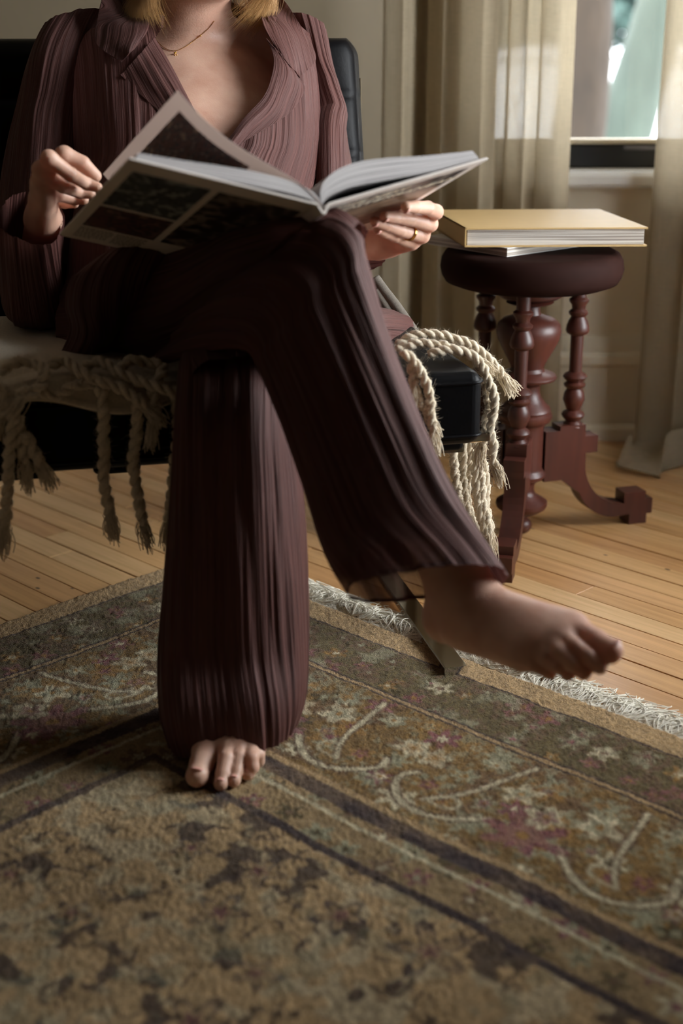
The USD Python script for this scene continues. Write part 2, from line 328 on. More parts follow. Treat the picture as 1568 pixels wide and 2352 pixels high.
# ------------------------------------------------------------------ outside: pavement, two trunks, a hedge
GZ = -.35
obj('pavement', box(-30, 30, WY + .3, 60, GZ - .2, GZ), M['pavement'], smooth=False, kind='structure', label='pale pavement outside the window')
def trunk(name, label, path, radii, m, seed):
    p = spline(path, 40); r = np.interp(np.linspace(0, 1, 40), np.linspace(0, 1, len(radii)), radii)
    t = tube(p, r, 28); v = t.vertices; q = p[np.minimum(np.arange(len(v)) // 28, 39)]
    t.vertices = q + (v - q) * (.88 + .26 * meshkit.fbm(v * [5, 5, 1.6] + seed, 4))[:, None]
    th = thing(name, label, 'tree', p[0]); obj('trunk', t, m, th, smooth=True)
    return th, p
def outside(px, py, y): return at(px, py, y=y)
th, p = trunk('street_tree', 'thick upright brown tree trunk outside the window, beside the left curtain', [(*outside(1322, 370, 6.6)[:2], GZ), outside(1324, 370, 6.6), outside(1340, 180, 6.6), outside(1346, 0, 6.6), outside(1350, -600, 6.6), outside(1380, -1300, 6.6)], [.17, .12, .112, .112, .11, .08], M['bark'], 3)
th2, p2 = trunk('leaning_tree', 'pale mossy tree trunk leaning to the right outside the window', [outside(1360, 470, 7.4), outside(1405, 365, 7.4), outside(1437, 290, 7.4), outside(1490, 120, 7.4), outside(1527, 0, 7.4), outside(1590, -200, 7.4), outside(1690, -600, 7.4)], [.16, .148, .145, .135, .13, .12, .1], M['bark2'], 9)
def hedge():
    th = thing('hedge', 'blue-green hedge far off between the two trunks', 'hedge', (14, 52, GZ))
    r = np.random.default_rng(5); parts = []
    for k in range(15000):
        c = np.array([r.uniform(0, 30), r.uniform(50, 54), r.uniform(GZ + .5, 9)]); q, _ = np.linalg.qr(r.normal(size=(3, 3)))
        e = np.array([[-1, 0, 0], [0, -.6, .1], [1, 0, 0], [0, .6, .1]]) * r.uniform(.25, .5)
        parts.append(trimesh.Trimesh(e @ q + c, [[0, 1, 2], [0, 2, 3]], process=False))
    obj('foliage', cat3(parts), M['leaf'], th, smooth=False, kind='stuff')
    for x in (3, 9, 15, 21, 27): obj('stem', tube(spline([(x, 52, GZ), (x + .1, 52.2, 3), (x, 52, 7)], 8), .2, 8), M['bark'], th)
hedge()

# ------------------------------------------------------------------ curtains
def curtain(name, label, foot, y0, z0, z1, nfold, amp, pool, seed, nu=260, nv=60, lean=0.0):
    """cloth in vertical folds; FOOT = (x0, x1) at the window sill, spreading a little to the floor, and POOL of cloth lying on it"""
    u = np.linspace(0, 1, nu); s = u + .035 * np.sin(2 * PI * u * 2.3 + seed) + .02 * np.sin(2 * PI * u * 5.1 + seed * 2)
    rows = []
    for v in np.linspace(0, 1, nv):
        z = z1 + (z0 - z1) * v; sp = 1 + .05 * v
        mid = (foot[0] + foot[1]) / 2; x = mid + (foot[0] + (foot[1] - foot[0]) * u - mid) * sp + lean * (v - .5)
        a = amp * (.75 + .35 * v)
        y = y0 + a * np.sin(2 * PI * nfold * s + seed + .5 * v * np.sin(4 * u + seed)) + .25 * a * np.sin(2 * PI * nfold * 2.1 * s + 1.3 * seed + .6 * v)
        rows.append(np.stack([x + .3 * a * np.sin(2 * PI * nfold * 2 * s + seed), y, np.full(nu, z)], -1))
    if pool:                                                       # the hem buckles forward and lies on the floor
        last = rows[-1]
        for k, w in enumerate(np.linspace(0, 1, 14)[1:]):
            y = last[:, 1] - pool * w * (1 + .25 * np.sin(9 * u + seed)) ; z = np.maximum(.004, .045 * np.sin(PI * min(1, w * 1.0)) * (1 + .6 * np.sin(2 * PI * nfold * s + seed + 2)) * (1 - .5 * w) + .006 + .006 * np.sin(17 * u + 7 * w))
            rows.append(np.stack([last[:, 0] - .10 * pool * w * np.cos(7 * u) - .05 * w, y, z], -1))
    P = np.array(rows)
    f = grid_faces(P.shape[0], P.shape[1])
    th = thing(name, label, 'curtain', ((foot[0] + foot[1]) / 2, y0, 0))
    obj('cloth', trimesh.Trimesh(P.reshape(-1, 3), f, process=False), M['sheer'], th, smooth=True)
    rod = tube(np.array([[foot[0] - .05, y0, z1 + .015], [foot[1] + .05, y0, z1 + .015]]), .012, 12)
    obj('rod', rod, M['sash'], th)
    hem = np.stack([P[nv - 1 if not pool else -1, :, 0], P[nv - 1 if not pool else -1, :, 1], P[nv - 1 if not pool else -1, :, 2] + .002], -1)
    obj('hem', tube(hem[::3], .003, 6), M['sheer'], th)
cxa, cxb = at(872, 400, y=2.975)[0], at(1284, 400, y=2.975)[0]
curtain('curtain', 'tan linen curtain hanging in deep folds behind the open book', (cxa, cxb), 2.975, .012, 2.3, 4.6, .028, 0, 1.7)
cxc = at(1507, 480, y=2.93)[0]
curtain('curtain', 'pale sheer curtain at the right edge, pooling on the floor', (cxc, cxc + .40), 2.95, .03, 2.3, 4.0, .026, .13, .4, lean=.0)

# ------------------------------------------------------------------ rug
def rug_pattern(u, v):
    """colour of the rug at U along the fringed end and V in from it: plain edge, guard band, scroll border, inner guard, floral field"""
    r = np.random.default_rng(21)
    p3 = np.stack([u, v, np.zeros_like(u)], -1)
    n1 = meshkit.fbm(p3 * 30, 3, 1); n2 = meshkit.fbm(p3 * 90, 2, 7); n3 = meshkit.fbm(p3 * 12, 3, 3)
    BE, OL, DK, CR, PK, OC, SG, BR = (np.array(lin(*c)) for c in ((176, 146, 104), (98, 84, 52), (62, 48, 46), (214, 200, 164), (134, 84, 84), (150, 112, 58), (150, 145, 116), (110, 84, 62)))
    col = np.broadcast_to(BE, u.shape + (3,)).copy()
    def lay(mask, c): 
        m = np.clip(mask, 0, 1)[..., None]; col[:] = col * (1 - m) + c * m
    def band(x, a, b, s=.002): return np.clip((x - a) / s + .5, 0, 1) * np.clip((b - x) / s + .5, 0, 1)
    m = np.minimum(u, v); along = np.where(v < u, u, v)              # mitred at the corner
    # guard band
    lay(band(m, .052, .058), DK); g = band(m, .058, .172); lay(g, OL * (.8 + .5 * n3[..., None]))
    def flowers(mask, pitch, centre, size, cols, seed, petals=5, jit=.02):
        rr = np.random.default_rng(seed); k = np.floor(along / pitch).astype(int); tab = rr.uniform(-1, 1, (400, 4))
        for row in centre:
            for dk in (-1, 0, 1):
                kk = (k + dk) % 400; q = tab[(kk + int(row * 1000)) % 400]
                ca = (k + dk + .5 + .25 * q[..., 0]) * pitch; cm = row + jit * q[..., 1]
                dx, dy = along - ca, m - cm; ra = np.hypot(dx, dy); th = np.arctan2(dy, dx)
                R = size * (1 + .35 * q[..., 2]) * (.72 + .28 * np.cos(petals * th + 3 * q[..., 3])); c = cols[0]; ci = ((q[..., 3] + 1) * .5 * len(cols)).astype(int) % len(cols)
                w = np.clip((R - ra) / .002 + .5, 0, 1) * mask * (.55 + .6 * n2)
                carr = np.array(cols)[ci]; mm = np.clip(w, 0, 1)[..., None]; col[:] = col * (1 - mm) + carr * mm
                w2 = np.clip((R * .35 - ra) / .002 + .5, 0, 1) * mask; carr = np.array(cols)[(ci + 1) % len(cols)]; mm = np.clip(w2, 0, 1)[..., None]; col[:] = col * (1 - mm) + carr * mm
    flowers(g, .055, (.085, .115, .148), .017, [SG, PK, OC, CR * .8, BR], 2)
    lay(g * np.clip((n2 - .56) * 14, 0, 1) * .7, BR); lay(g * np.clip((n1 - .6) * 12, 0, 1) * .6, SG)
    lay(band(m, .168, .173), DK); lay(band(m, .173, .178), BE * .9); lay(band(m, .178, .183), DK * .9)
    # main border: ochre and olive ground, cream scrolls, palmettes
    b = band(m, .183, .405); lay(b, (OC * .55 + OL * .45) * (.75 + .5 * n3[..., None]))
    lay(b * np.clip((n1 - .52) * 9, 0, 1) * .6, BR * .9); lay(b * np.clip((n2 - .6) * 12, 0, 1) * .55, SG * .9)
    flowers(b, .085, (.215, .255, .30, .345, .38), .024, [SG, OC, PK, CR * .85, OL * .7, SG], 5, 6, .022)
    t = np.abs((along - .945 + .205) % .41 - .205)                   # the border mirrors about each palmette
    def line(pts, w, c, k=1.0):
        q = spline(np.array(pts, float), 14); dmin = np.full(u.shape, 1.0)
        near = (b > 0)
        tt, mm = t[near], m[near]; dm = np.full(tt.shape, 1.0)
        for (x0, y0), (x1, y1) in zip(q, q[1:]):
            ex, ey = x1 - x0, y1 - y0; s = np.clip(((tt - x0) * ex + (mm - y0) * ey) / (ex * ex + ey * ey), 0, 1); dm = np.minimum(dm, np.hypot(tt - x0 - s * ex, mm - y0 - s * ey))
        dmin[near] = dm; lay(np.clip((w * (.75 + .5 * n1) - dmin) / .002 + .5, 0, 1) * b * k * (.55 + .7 * n2), c)
    def bloom(tc, mc, R, c1, c2, pet=6, ky=1.0):
        dx, dy = t - tc, (m - mc) / ky; ra, a = np.hypot(dx, dy), np.arctan2(dy, dx); R = R * (.8 + .5 * n1)
        lay(np.clip((R * (.76 + .24 * np.cos(pet * a)) - ra) / .003 + .5, 0, 1) * b * (.35 + .9 * n2), c1)
        lay(np.clip((R * (.45 + .12 * np.cos(5 * a + 1)) - ra) / .003 + .5, 0, 1) * b * (.35 + .7 * n2), c2); lay(np.clip((R * .16 - ra) / .002 + .5, 0, 1) * b, OC)
    A1 = [(.050, .330), (.08, .357), (.114, .373), (.15, .370), (.178, .347), (.189, .322), (.180, .304)]
    A2 = [(.080, .196), (.090, .24), (.100, .285), (.113, .318), (.134, .347)]
    line(A1, .0075, BR * .8); line(A2, .0062, BR * .8); line(A1, .0042, CR * .8); line(A2, .0034, CR * .8)
    line([(.134, .347), (.10, .345), (.095, .325), (.112, .318)], .003, CR * .7); line([(.055, .20), (.04, .215), (.052, .232)], .003, SG)
    bloom(0, .333, .056, PK * .95, PK * .7 + BE * .3, 7, .8); bloom(0, .285, .026, CR * .75, PK, 5); bloom(.055, .259, .026, CR * .85, SG, 5); bloom(.187, .261, .024, CR * .8, BE, 5); bloom(.120, .222, .020, SG, CR * .8, 5)
    bloom(.15, .318, .022, OC * .9, PK, 6); bloom(.03, .218, .020, SG * .9, OC, 5); bloom(.165, .205, .018, OC, SG, 6); bloom(.075, .305, .016, SG, PK, 5); bloom(.205, .345, .018, PK * .8, CR, 6)
    lay(band(m, .392, .404), BE * .95); lay(band(m, .404, .430) * (.6 + .6 * n1), DK * 1.2)
    # inner guard
    i = band(m, .430, .505); lay(i, (BE * .6 + OL * .35) * (.75 + .5 * n3[..., None])); flowers(i, .05, (.440, .482), .019, [CR * .7, PK * .9, SG, OL * .8, BR], 9, 5, .010)
    lay(band(m, .444, .451) * (.5 + .8 * n2), CR * .8); lay(band(m, .499, .514) * (.6 + .7 * n1), DK * 1.15)
    # field: beige ground, tangled brown and plum vines, small rosettes
    f = (m > .512).astype(float); lay(f, BE * (.88 + .26 * n3[..., None]))
    w1 = meshkit.fbm(p3 * 27 + 3, 3, 31); w2 = meshkit.fbm(p3 * 24 + 9, 3, 37); w3 = meshkit.fbm(p3 * 46 + 5, 2, 43)
    lay(f * np.clip((w3 - .52) * 10, 0, 1) * .5, CR * .72)
    lay(f * np.clip((.030 - np.abs(w1 - .5)) * 60, 0, 1) * np.clip((w2 - .38) * 14, 0, 1) * .9, BR * .5)
    lay(f * np.clip((w2 - .55) * 18, 0, 1) * np.clip((w3 - .46) * 14, 0, 1) * .9, BR * .42 + DK * .3); lay(f * np.clip((w1 - .62) * 16, 0, 1) * .4, SG * .8)
    gu, gv = np.floor(u / .105), np.floor(v / .105); tab = r.uniform(-1, 1, (64, 64, 4))
    for du in (-1, 0, 1):
        for dv in (-1, 0, 1):
            a, c = (gu + du).astype(int) % 64, (gv + dv).astype(int) % 64; q = tab[a, c]; on = f * (q[..., 3] > -.3) * (.4 + .9 * n2)
            dx, dy = u - (gu + du + .5 + .35 * q[..., 0]) * .105, v - (gv + dv + .5 + .35 * q[..., 1]) * .105; ra, tt = np.hypot(dx, dy), np.arctan2(dy, dx)
            R = .034 * (1 + .35 * q[..., 2]) * (.8 + .5 * n1); rose = R * (.68 + .32 * np.cos(5 * tt + 3 * q[..., 3]))
            lay(np.clip((rose - ra) / .004 + .5, 0, 1) * on * .8, DK * 1.35); lay(np.clip((rose * .68 - ra) / .004 + .5, 0, 1) * on, BE * .92); lay(np.clip((rose * .32 - ra) / .003 + .5, 0, 1) * on, PK * .7)
    return col * (.70 + .60 * meshkit.noise(p3 * 300, 5)[..., None])
def axis_steps(lim, fine0, fine1, fine, coarse):
    a = np.concatenate([np.arange(0, fine0, coarse), np.arange(fine0, fine1, fine), np.arange(fine1, lim, coarse), [lim]]); return a
M['rug'] = usdkit.material(stage, '/World/Looks/rug_wool', {
    'a': ('attribute', {'attribute': 'Cd'}), 'g': ('geometry', {}), 'n': ('noise_texture', {'scale': 520.0, 'detail': 2.0}), 'r': ('rgb_ramp', {'ramp': [(.3, (.62, .62, .62)), (.65, (1.15, 1.15, 1.15))]}),
    'm': ('mix', {'mix_type': 'multiply', 'fac': 1.0}), 'b': ('bump', {'strength': .8, 'distance': .003}), 'p': ('principled_bsdf', {'roughness': .95, 'sheen_weight': .12, 'specular_ior_level': .1})},
    [('g.position', 'n.vector'), ('n.fac', 'r.fac'), ('a.color', 'm.color1'), ('r.color', 'm.color2'), ('m.color', 'p.base_color'), ('n.fac', 'b.height'), ('b.normal', 'p.normal')], surface='p.BSDF')
def build_rug():
    th = thing('rug', 'beige and olive floral rug with white fringe under the chair and feet', 'rug', RC)
    U = axis_steps(RW, .0, 1.35, .0034, .03); V = axis_steps(RL, .0, 1.25, .0034, .03)
    u, v = np.meshgrid(U, V); col = rug_pattern(u, v)
    p3 = np.stack([u, v, np.zeros_like(u)], -1)
    z = PILE * np.clip(np.minimum(np.minimum(u, v), np.minimum(RW - u, RL - v)) / .006, .25, 1) ** .5
    z = z + .0022 * (rng.random(u.shape) - .5) + .0016 * (meshkit.noise(p3 * 60, 4) - .5) + .003 * (meshkit.noise(p3 * 5, 8) - .4)
    edge = .004 * (meshkit.noise(p3 * 14, 2) - .5)
    P = RC + (u + edge)[..., None] * E1 + (v + edge)[..., None] * E2 + z[..., None] * [0, 0, 1]
    obj('pile', trimesh.Trimesh(P.reshape(-1, 3), grid_faces(len(V), len(U))[:, ::-1], process=False), M['rug'], th, smooth=True, cd=col.reshape(-1, 3))
    obj('backing', T(box(0, RW, -RL, 0, .0005, .002), RC, math.radians(-43.5)), M['gap'], th, smooth=False)
    r = np.random.default_rng(8); S, Wd = [], []
    u0 = 0.0
    while u0 < RW:                                                 # knotted bunches of cotton threads
        comb = u0 > .68; n = r.integers(9, 14); L = r.uniform(.05, .075); sw = r.normal(0, .55 if not comb else .22); lift = r.uniform(.004, .012 if not comb else .007)
        for _ in range(n):
            t = np.linspace(0, 1, 9); a = u0 + r.uniform(-.005, .005); sp = r.normal(0, .25) + sw; cur = r.normal(0, .014 if comb else .022)
            L2 = L * r.uniform(.75, 1.15)
            uu = a + sp * L2 * t + cur * np.sin(PI * t * r.uniform(.8, 2.2)); vv = -L2 * t * (1 - .25 * abs(sp) * t)
            zz = .005 * (1 - t) + lift * np.sin(PI * t) * r.uniform(.3, 1.6) + .0016
            S.append(RC + uu[:, None] * E1 + vv[:, None] * E2 + zz[:, None] * [0, 0, 1]); Wd.append(np.full(9, .0015))
        u0 += r.uniform(.0055, .0085)
    curves('fringe', S, np.concatenate(Wd), M['fringe'], th, label='white cotton fringe', kind='stuff')
build_rug()

# ------------------------------------------------------------------ stool
SC = np.array([.325, 2.437, 0]); STOOL_H = .515
def build_stool():
    th = thing('stool', 'round dark wooden stool with turned column, spindles and scroll feet', 'stool', SC)
    top = [(0, .455), (.128, .455), (.147, .462), (.153, .472), (.156, .485), (.154, .5), (.148, .51), (.138, .515), (0, .515)]
    obj('top', lathe(top, 64, SC), M['stool_top'], th, smooth=40)
    obj('plate', lathe([(0, .432), (.05, .432), (.056, .436), (.058, .443), (.056, .45), (.05, .456), (0, .456)], 40, SC), M['walnut'], th, smooth=40)
    col = [(0, .028), (.012, .028), (.014, .036), (.024, .041), (.034, .048), (.042, .056), (.047, .063), (.047, .069), (.04, .076), (.028, .084), (.023, .094), (.024, .104), (.032, .112), (.04, .118), (.042, .127), (.038, .135), (.035, .142), (.035, .25), (.038, .258), (.047, .263), (.05, .27), (.047, .278), (.036, .288), (.028, .3), (.025, .312), (.03, .322), (.052, .33), (.055, .335), (.052, .341), (.035, .346), (.03, .352), (.042, .372), (.052, .392), (.057, .41)]
    # stretch the vase: the column rises to the plate
    pr = [(0.0, .0285), (.012, .0285), (.0125, .034), (.022, .038), (.034, .044), (.044, .051), (.0465, .057), (.046, .063), (.037, .069), (.026, .075), (.0215, .084), (.0225, .096), (.03, .104), (.038, .108), (.0405, .115), (.037, .122), (.0335, .127), (.0335, .2), (.036, .208), (.044, .213), (.0475, .22), (.047, .226), (.043, .229), (.045, .233), (.043, .238), (.034, .246), (.027, .256), (.0235, .268), (.025, .278), (.034, .284), (.05, .289), (.0525, .293), (.049, .298), (.031, .303), (.028, .309), (.034, .322), (.045, .342), (.0535, .36), (.0565, .374), (.054, .386), (.045, .395), (.031, .4), (.02, .403), (.018, .412), (.018, .418), (.034, .421), (.041, .424), (.034, .428), (.018, .43), (.018, .436), (0, .436)]
    obj('column', lathe(pr, 48, SC), M['walnut'], th, smooth=40)
    ball = [(0, .0)] + [(.0205 * math.sin(a), .0165 - .0165 * math.cos(a)) for a in np.linspace(.3, PI - .3, 12)] + [(.012, .034), (0, .034)]
    obj('finial', lathe(ball, 32, SC), M['walnut'], th, smooth=40)
    sp = [(0, .19), (.017, .19), (.019, .195), (.0165, .2), (.012, .205), (.0185, .2115), (.0205, .216), (.0185, .2205), (.012, .225), (.0155, .234), (.0195, .244), (.0175, .256), (.013, .264), (.0185, .2685), (.0195, .2725), (.0135, .277), (.0185, .282), (.0215, .286), (.0185, .2905), (.011, .295), (.0115, .36), (.0185, .364), (.0205, .369), (.0195, .377), (.0165, .386), (.0125, .3935), (.0165, .398), (.017, .402), (.0115, .407), (.0125, .414), (.017, .42), (.017, .424), (.012, .428), (.012, .458), (0, .458)]
    # scroll leg in the (radius, z) plane
    arc = lambda cx, cz, r, a0, a1, n: [(cx + r * math.cos(math.radians(a)), cz + r * math.sin(math.radians(a))) for a in np.linspace(a0, a1, n)]
    out = [(.034, .192), (.062, .192), (.062, .2), (.112, .2), (.112, .178), (.138, .178), (.138, .147), (.115, .147)]
    out += [(.115, .128)] + arc(.2, .128, .085, 180, 262, 12) + [(.2, .0415), (.2, .062), (.243, .062), (.243, .047), (.258, .047), (.258, .018), (.2475, .018), (.2475, 0), (.212, 0), (.212, .02)]
    out += arc(.185, .1035, .085, -80, -158, 12) + [(.07, .1), (.034, .1)]
    for k, a in enumerate((18.0, -104.0, 138.0)):
        ar = math.radians(a); R = trimesh.transformations.rotation_matrix(ar, [0, 0, 1])[:3, :3]
        leg = extrude(out, .036); v = leg.vertices - [0, 0, .018]
        leg.vertices = np.stack([v[:, 0], -v[:, 2], v[:, 1]], 1); leg.fix_normals(); leg = T(leg, SC, R=R)
        l = obj('leg', leg, M['walnut'], th, smooth=False)
        obj('spindle', T(lathe(sp, 28), SC + .094 * np.array([math.cos(ar), math.sin(ar), 0]), 0), M['walnut'], th, smooth=40)
build_stool()

# ------------------------------------------------------------------ the two books on the stool
M['yellow'] = mat('yellow_cover', lin(190, 158, 104), .5, 40, .04)
M['pages'] = usdkit.material(stage, '/World/Looks/book_pages', {'g': ('geometry', {}), 'mp': ('mapping', {'scale': (4, 4, 900)}), 'n': ('noise_texture', {'scale': 1.0, 'detail': 2.0}), 'r': ('rgb_ramp', {'ramp': [(.35, lin(120, 108, 98)), (.6, lin(206, 198, 186))]}), 'p': ('principled_bsdf', {'roughness': .8})},
    [('g.position', 'mp.vector'), ('mp.vector', 'n.vector'), ('n.fac', 'r.fac'), ('r.color', 'p.base_color')], surface='p.BSDF')
M['white_cover'] = mat('white_cover', lin(206, 204, 200), .5)
def quad_prism(c, z0, z1):
    c = np.array(c)[:, :2]; n = np.roll(c, -1, 0) - c; area = np.cross(np.append(c[1] - c[0], 0), np.append(c[2] - c[1], 0))[2]
    if area < 0: c = c[::-1]
    return T(extrude([tuple(x) for x in c], z1 - z0), (0, 0, z0))
def inset(c, d, sides=(1, 1, 1, 1)):
    c = np.array(c)[:, :2]; m = c.mean(0); return [tuple(m + (p - m) * (1 - d / np.linalg.norm(p - m))) for p in c]
ZT = STOOL_H
A, B, C = at(1068, 524, z=ZT + .046), at(1488, 522, z=ZT + .046), at(1376, 480, z=ZT + .046); D = A + C - B
def build_stool_books():
    # lower paperback, turned so that one corner points at the camera
    th2 = thing('magazine', 'thin white paperback turned askew beneath the yellow book on the stool', 'book', (*SC[:2], ZT))
    cr = at(1164, 585, z=ZT + .004); u = np.array([math.cos(math.radians(40)), math.sin(math.radians(40)), 0]); w = np.array([-u[1], u[0], 0])
    q = [cr, cr + u * .24, cr + u * .24 + w * .19, cr + w * .19]
    obj('page_block', quad_prism(inset(q, .002), ZT + .0012, ZT + .0135), M['pages'], th2, smooth=False)
    obj('cover', quad_prism(q, ZT + .0002, ZT + .0012), M['white_cover'], th2, smooth=False); obj('cover', quad_prism(q, ZT + .0135, ZT + .0145), M['white_cover'], th2, smooth=False)
    th = thing('yellow_book', 'yellow hardback book lying flat on top of the stool', 'book', (*SC[:2], ZT + .0145))
    q = [A, B, C, D]; z0 = ZT + .0148
    obj('page_block', quad_prism(inset(q, .006), z0 + .0025, ZT + .0435), M['pages'], th, smooth=False)
    for a, b in ((z0, z0 + .0025), (ZT + .0435, ZT + .046)): obj('cover', quad_prism(q, a, b), M['yellow'], th, smooth=False)
    obj('spine', quad_prism([A, D, D + (B - A) * .008, A + (B - A) * .008], z0, ZT + .046), M['yellow'], th, smooth=False)
build_stool_books()

# ------------------------------------------------------------------ lounge chair
CA = math.radians(13.3); XC = np.array([math.cos(CA), math.sin(CA), 0]); YC = np.array([-math.sin(CA), math.cos(CA), 0]); CO = np.array([.178, 1.825, 0])
UP = np.array([0, 0, 1.0])
def cw(X, Y, Z): return CO + X * XC + Y * YC + Z * UP
def chair_mesh(m):
    m = m.copy(); v = m.vertices; m.vertices = CO + v[:, :1] * XC + v[:, 1:2] * YC + v[:, 2:3] * UP; return m
def on_front(px, py, Y):
    r = ray(px, py); o = np.array([0, 0, EYE]); return o + r * ((Y - (o - CO) @ YC) / (r @ YC))
def bar_path(pts, w, th, round_=.05):
    """a flat chrome bar, W wide across X and TH thick, bent along PTS (Y, Z)"""
    P = [np.array(pts[0], float)]
    for a, b, c in zip(pts, pts[1:], pts[2:]):
        a, b, c = map(np.array, (a, b, c)); u, v = (a - b) / np.linalg.norm(a - b), (c - b) / np.linalg.norm(c - b)
        for s in np.linspace(0, 1, 9): P.append((1 - s) ** 2 * (b + u * round_) + 2 * s * (1 - s) * b + s * s * (b + v * round_))
    P.append(np.array(pts[-1], float)); P = np.array(P)
    t = np.gradient(P, axis=0); t /= np.linalg.norm(t, axis=1, keepdims=True); n = np.stack([-t[:, 1], t[:, 0]], 1)
    c = .0016; sec = [(-w / 2 + c, -th / 2), (w / 2 - c, -th / 2), (w / 2, -th / 2 + c), (w / 2, th / 2 - c), (w / 2 - c, th / 2), (-w / 2 + c, th / 2), (-w / 2, th / 2 - c), (-w / 2, -th / 2 + c)]
    V = np.array([[[sx, p[0] + m[0] * sz, p[1] + m[1] * sz] for sx, sz in sec] for p, m in zip(P, n)]).reshape(-1, 3)
    f = grid_faces(len(P), 8, True); k = np.arange(1, 7); e = len(V) - 8
    f = np.vstack([f, np.stack([np.zeros(6, int), k + 1, k], 1), np.stack([np.full(6, e), e + k, e + k + 1], 1)])
    m = trimesh.Trimesh(V, f, process=False); m.fix_normals(); return m
def build_chair():
    th = thing('lounge_chair', 'black leather lounge chair on polished chrome flat bars, behind the seated person', 'chair', cw(-.36, .25, 0))
    for X in (-.017, -.723):
        b = bar_path([(0, PILE + .006), (.66, PILE + .006), (.50, .329), (.045, .329)], .034, .011, .06); b.apply_translation([X, 0, 0])
        obj('side_frame', chair_mesh(b), M['chrome'], th, smooth=30, label='chrome flat-bar side frame')
    obj('crossbar', chair_mesh(T(cbox(.82, .042, .013, .0015), (-.372, .068, .3415))), M['chrome'], th, smooth=False, label='chrome crossbar under the seat')
    obj('crossbar', chair_mesh(T(cbox(.74, .042, .013, .0015), (-.37, .46, .3415))), M['chrome'], th, smooth=False, label='chrome crossbar under the seat')
    for a, b in ((-.755, -.66), (-.635, -.556), (-.502, -.44), (-.404, -.33), (-.30, -.225), (-.195, -.12), (-.095, -.002)):
        o = rbox(b - a, .06, .026, .008, 12); o.apply_translation([(a + b) / 2, .066, .3405]); obj('strap', chair_mesh(o), M['leather'], th, smooth=40)
    sc = rbox(.750, .53, .098, .017, 20).subdivide().subdivide(); v = sc.vertices.copy(); k = np.clip(1 - (np.abs(v[:, 0]) / .375) ** 6, 0, 1) * np.clip(1 - (np.abs(v[:, 1]) / .265) ** 6, 0, 1)
    v[:, 2] += .007 * np.sign(v[:, 2]) * k * (np.abs(v[:, 2]) > .03); v += (.0022 * (meshkit.fbm(v * 20, 3, 4) - .5))[:, None] * np.sign(v); sc.vertices = v; sc.merge_vertices(); sc.apply_translation([-.365, .262, .396])
    obj('seat_cushion', chair_mesh(sc), M['leather'], th, smooth=True)
    def welt(z, w, d, r=.016):
        P = [];
        for cx_, cy_, a0 in ((w / 2 - r, d / 2 - r, 0), (-w / 2 + r, d / 2 - r, 90), (-w / 2 + r, -d / 2 + r, 180), (w / 2 - r, -d / 2 + r, 270)):
            for a in np.linspace(a0, a0 + 90, 7): P.append((cx_ + r * math.cos(math.radians(a)), cy_ + r * math.sin(math.radians(a))))
        P = np.array(P + P[:1]); return tube(np.stack([P[:, 0] - .365, P[:, 1] + .262, np.full(len(P), z)], 1), .0024, 8, cap=False)
    for z in (.432, .360): obj('piping', chair_mesh(welt(z, .750, .530)), M['leather'], th, smooth=True)
    # backrest: slab of padded horizontal rolls, leaning back
    lean = math.radians(14); H0, HB = .405, .465
    def back_pt(x, s, n): return np.array([x, .50 + math.sin(lean) * s + math.cos(lean) * n, H0 + math.cos(lean) * s - math.sin(lean) * n])
    W = .72; nr, per = 5, 14
    us, ss = np.linspace(-1, 1, 61), np.linspace(0, 1, nr * per + 1)
    F, Bk = [], []
    for s in ss:
        roll = .010 * (abs(math.sin(PI * nr * s)) ** .55 - .5)
        e = 1 - .05 * max(0, (s - .93) / .07) ** 2
        rowf, rowb = [], []
        for u in us:
            edge = (1 - abs(u) ** 14) ** .5 if abs(u) < 1 else 0; tp = (1 - max(0, (s - .90) / .10) ** 4) ** .5 if s < 1 else 0
            k = min(edge, tp); x = u * W / 2 * e - .372
            rowf.append(back_pt(x, s * HB, -.026 * k - roll * k)); rowb.append(back_pt(x, s * HB, .026 * k))
        F.append(rowf); Bk.append(rowb)
    F, Bk = np.array(F), np.array(Bk); nv, nu = F.shape[:2]
    f = grid_faces(nv, nu); m = trimesh.Trimesh(np.vstack([F.reshape(-1, 3), Bk.reshape(-1, 3)]), np.vstack([f, f[:, ::-1] + nv * nu]), process=False); m.merge_vertices(); m.fix_normals()
    obj('backrest', chair_mesh(m), M['leather'], th, smooth=True)
    for X in (-.017, -.723):
        b = bar_path([(.585, .20), (.50 + math.sin(lean) * .40 + .031, H0 + math.cos(lean) * .40)], .03, .009); b.apply_translation([X, 0, 0]); obj('back_upright', chair_mesh(b), M['chrome'], th, smooth=30)
build_chair()

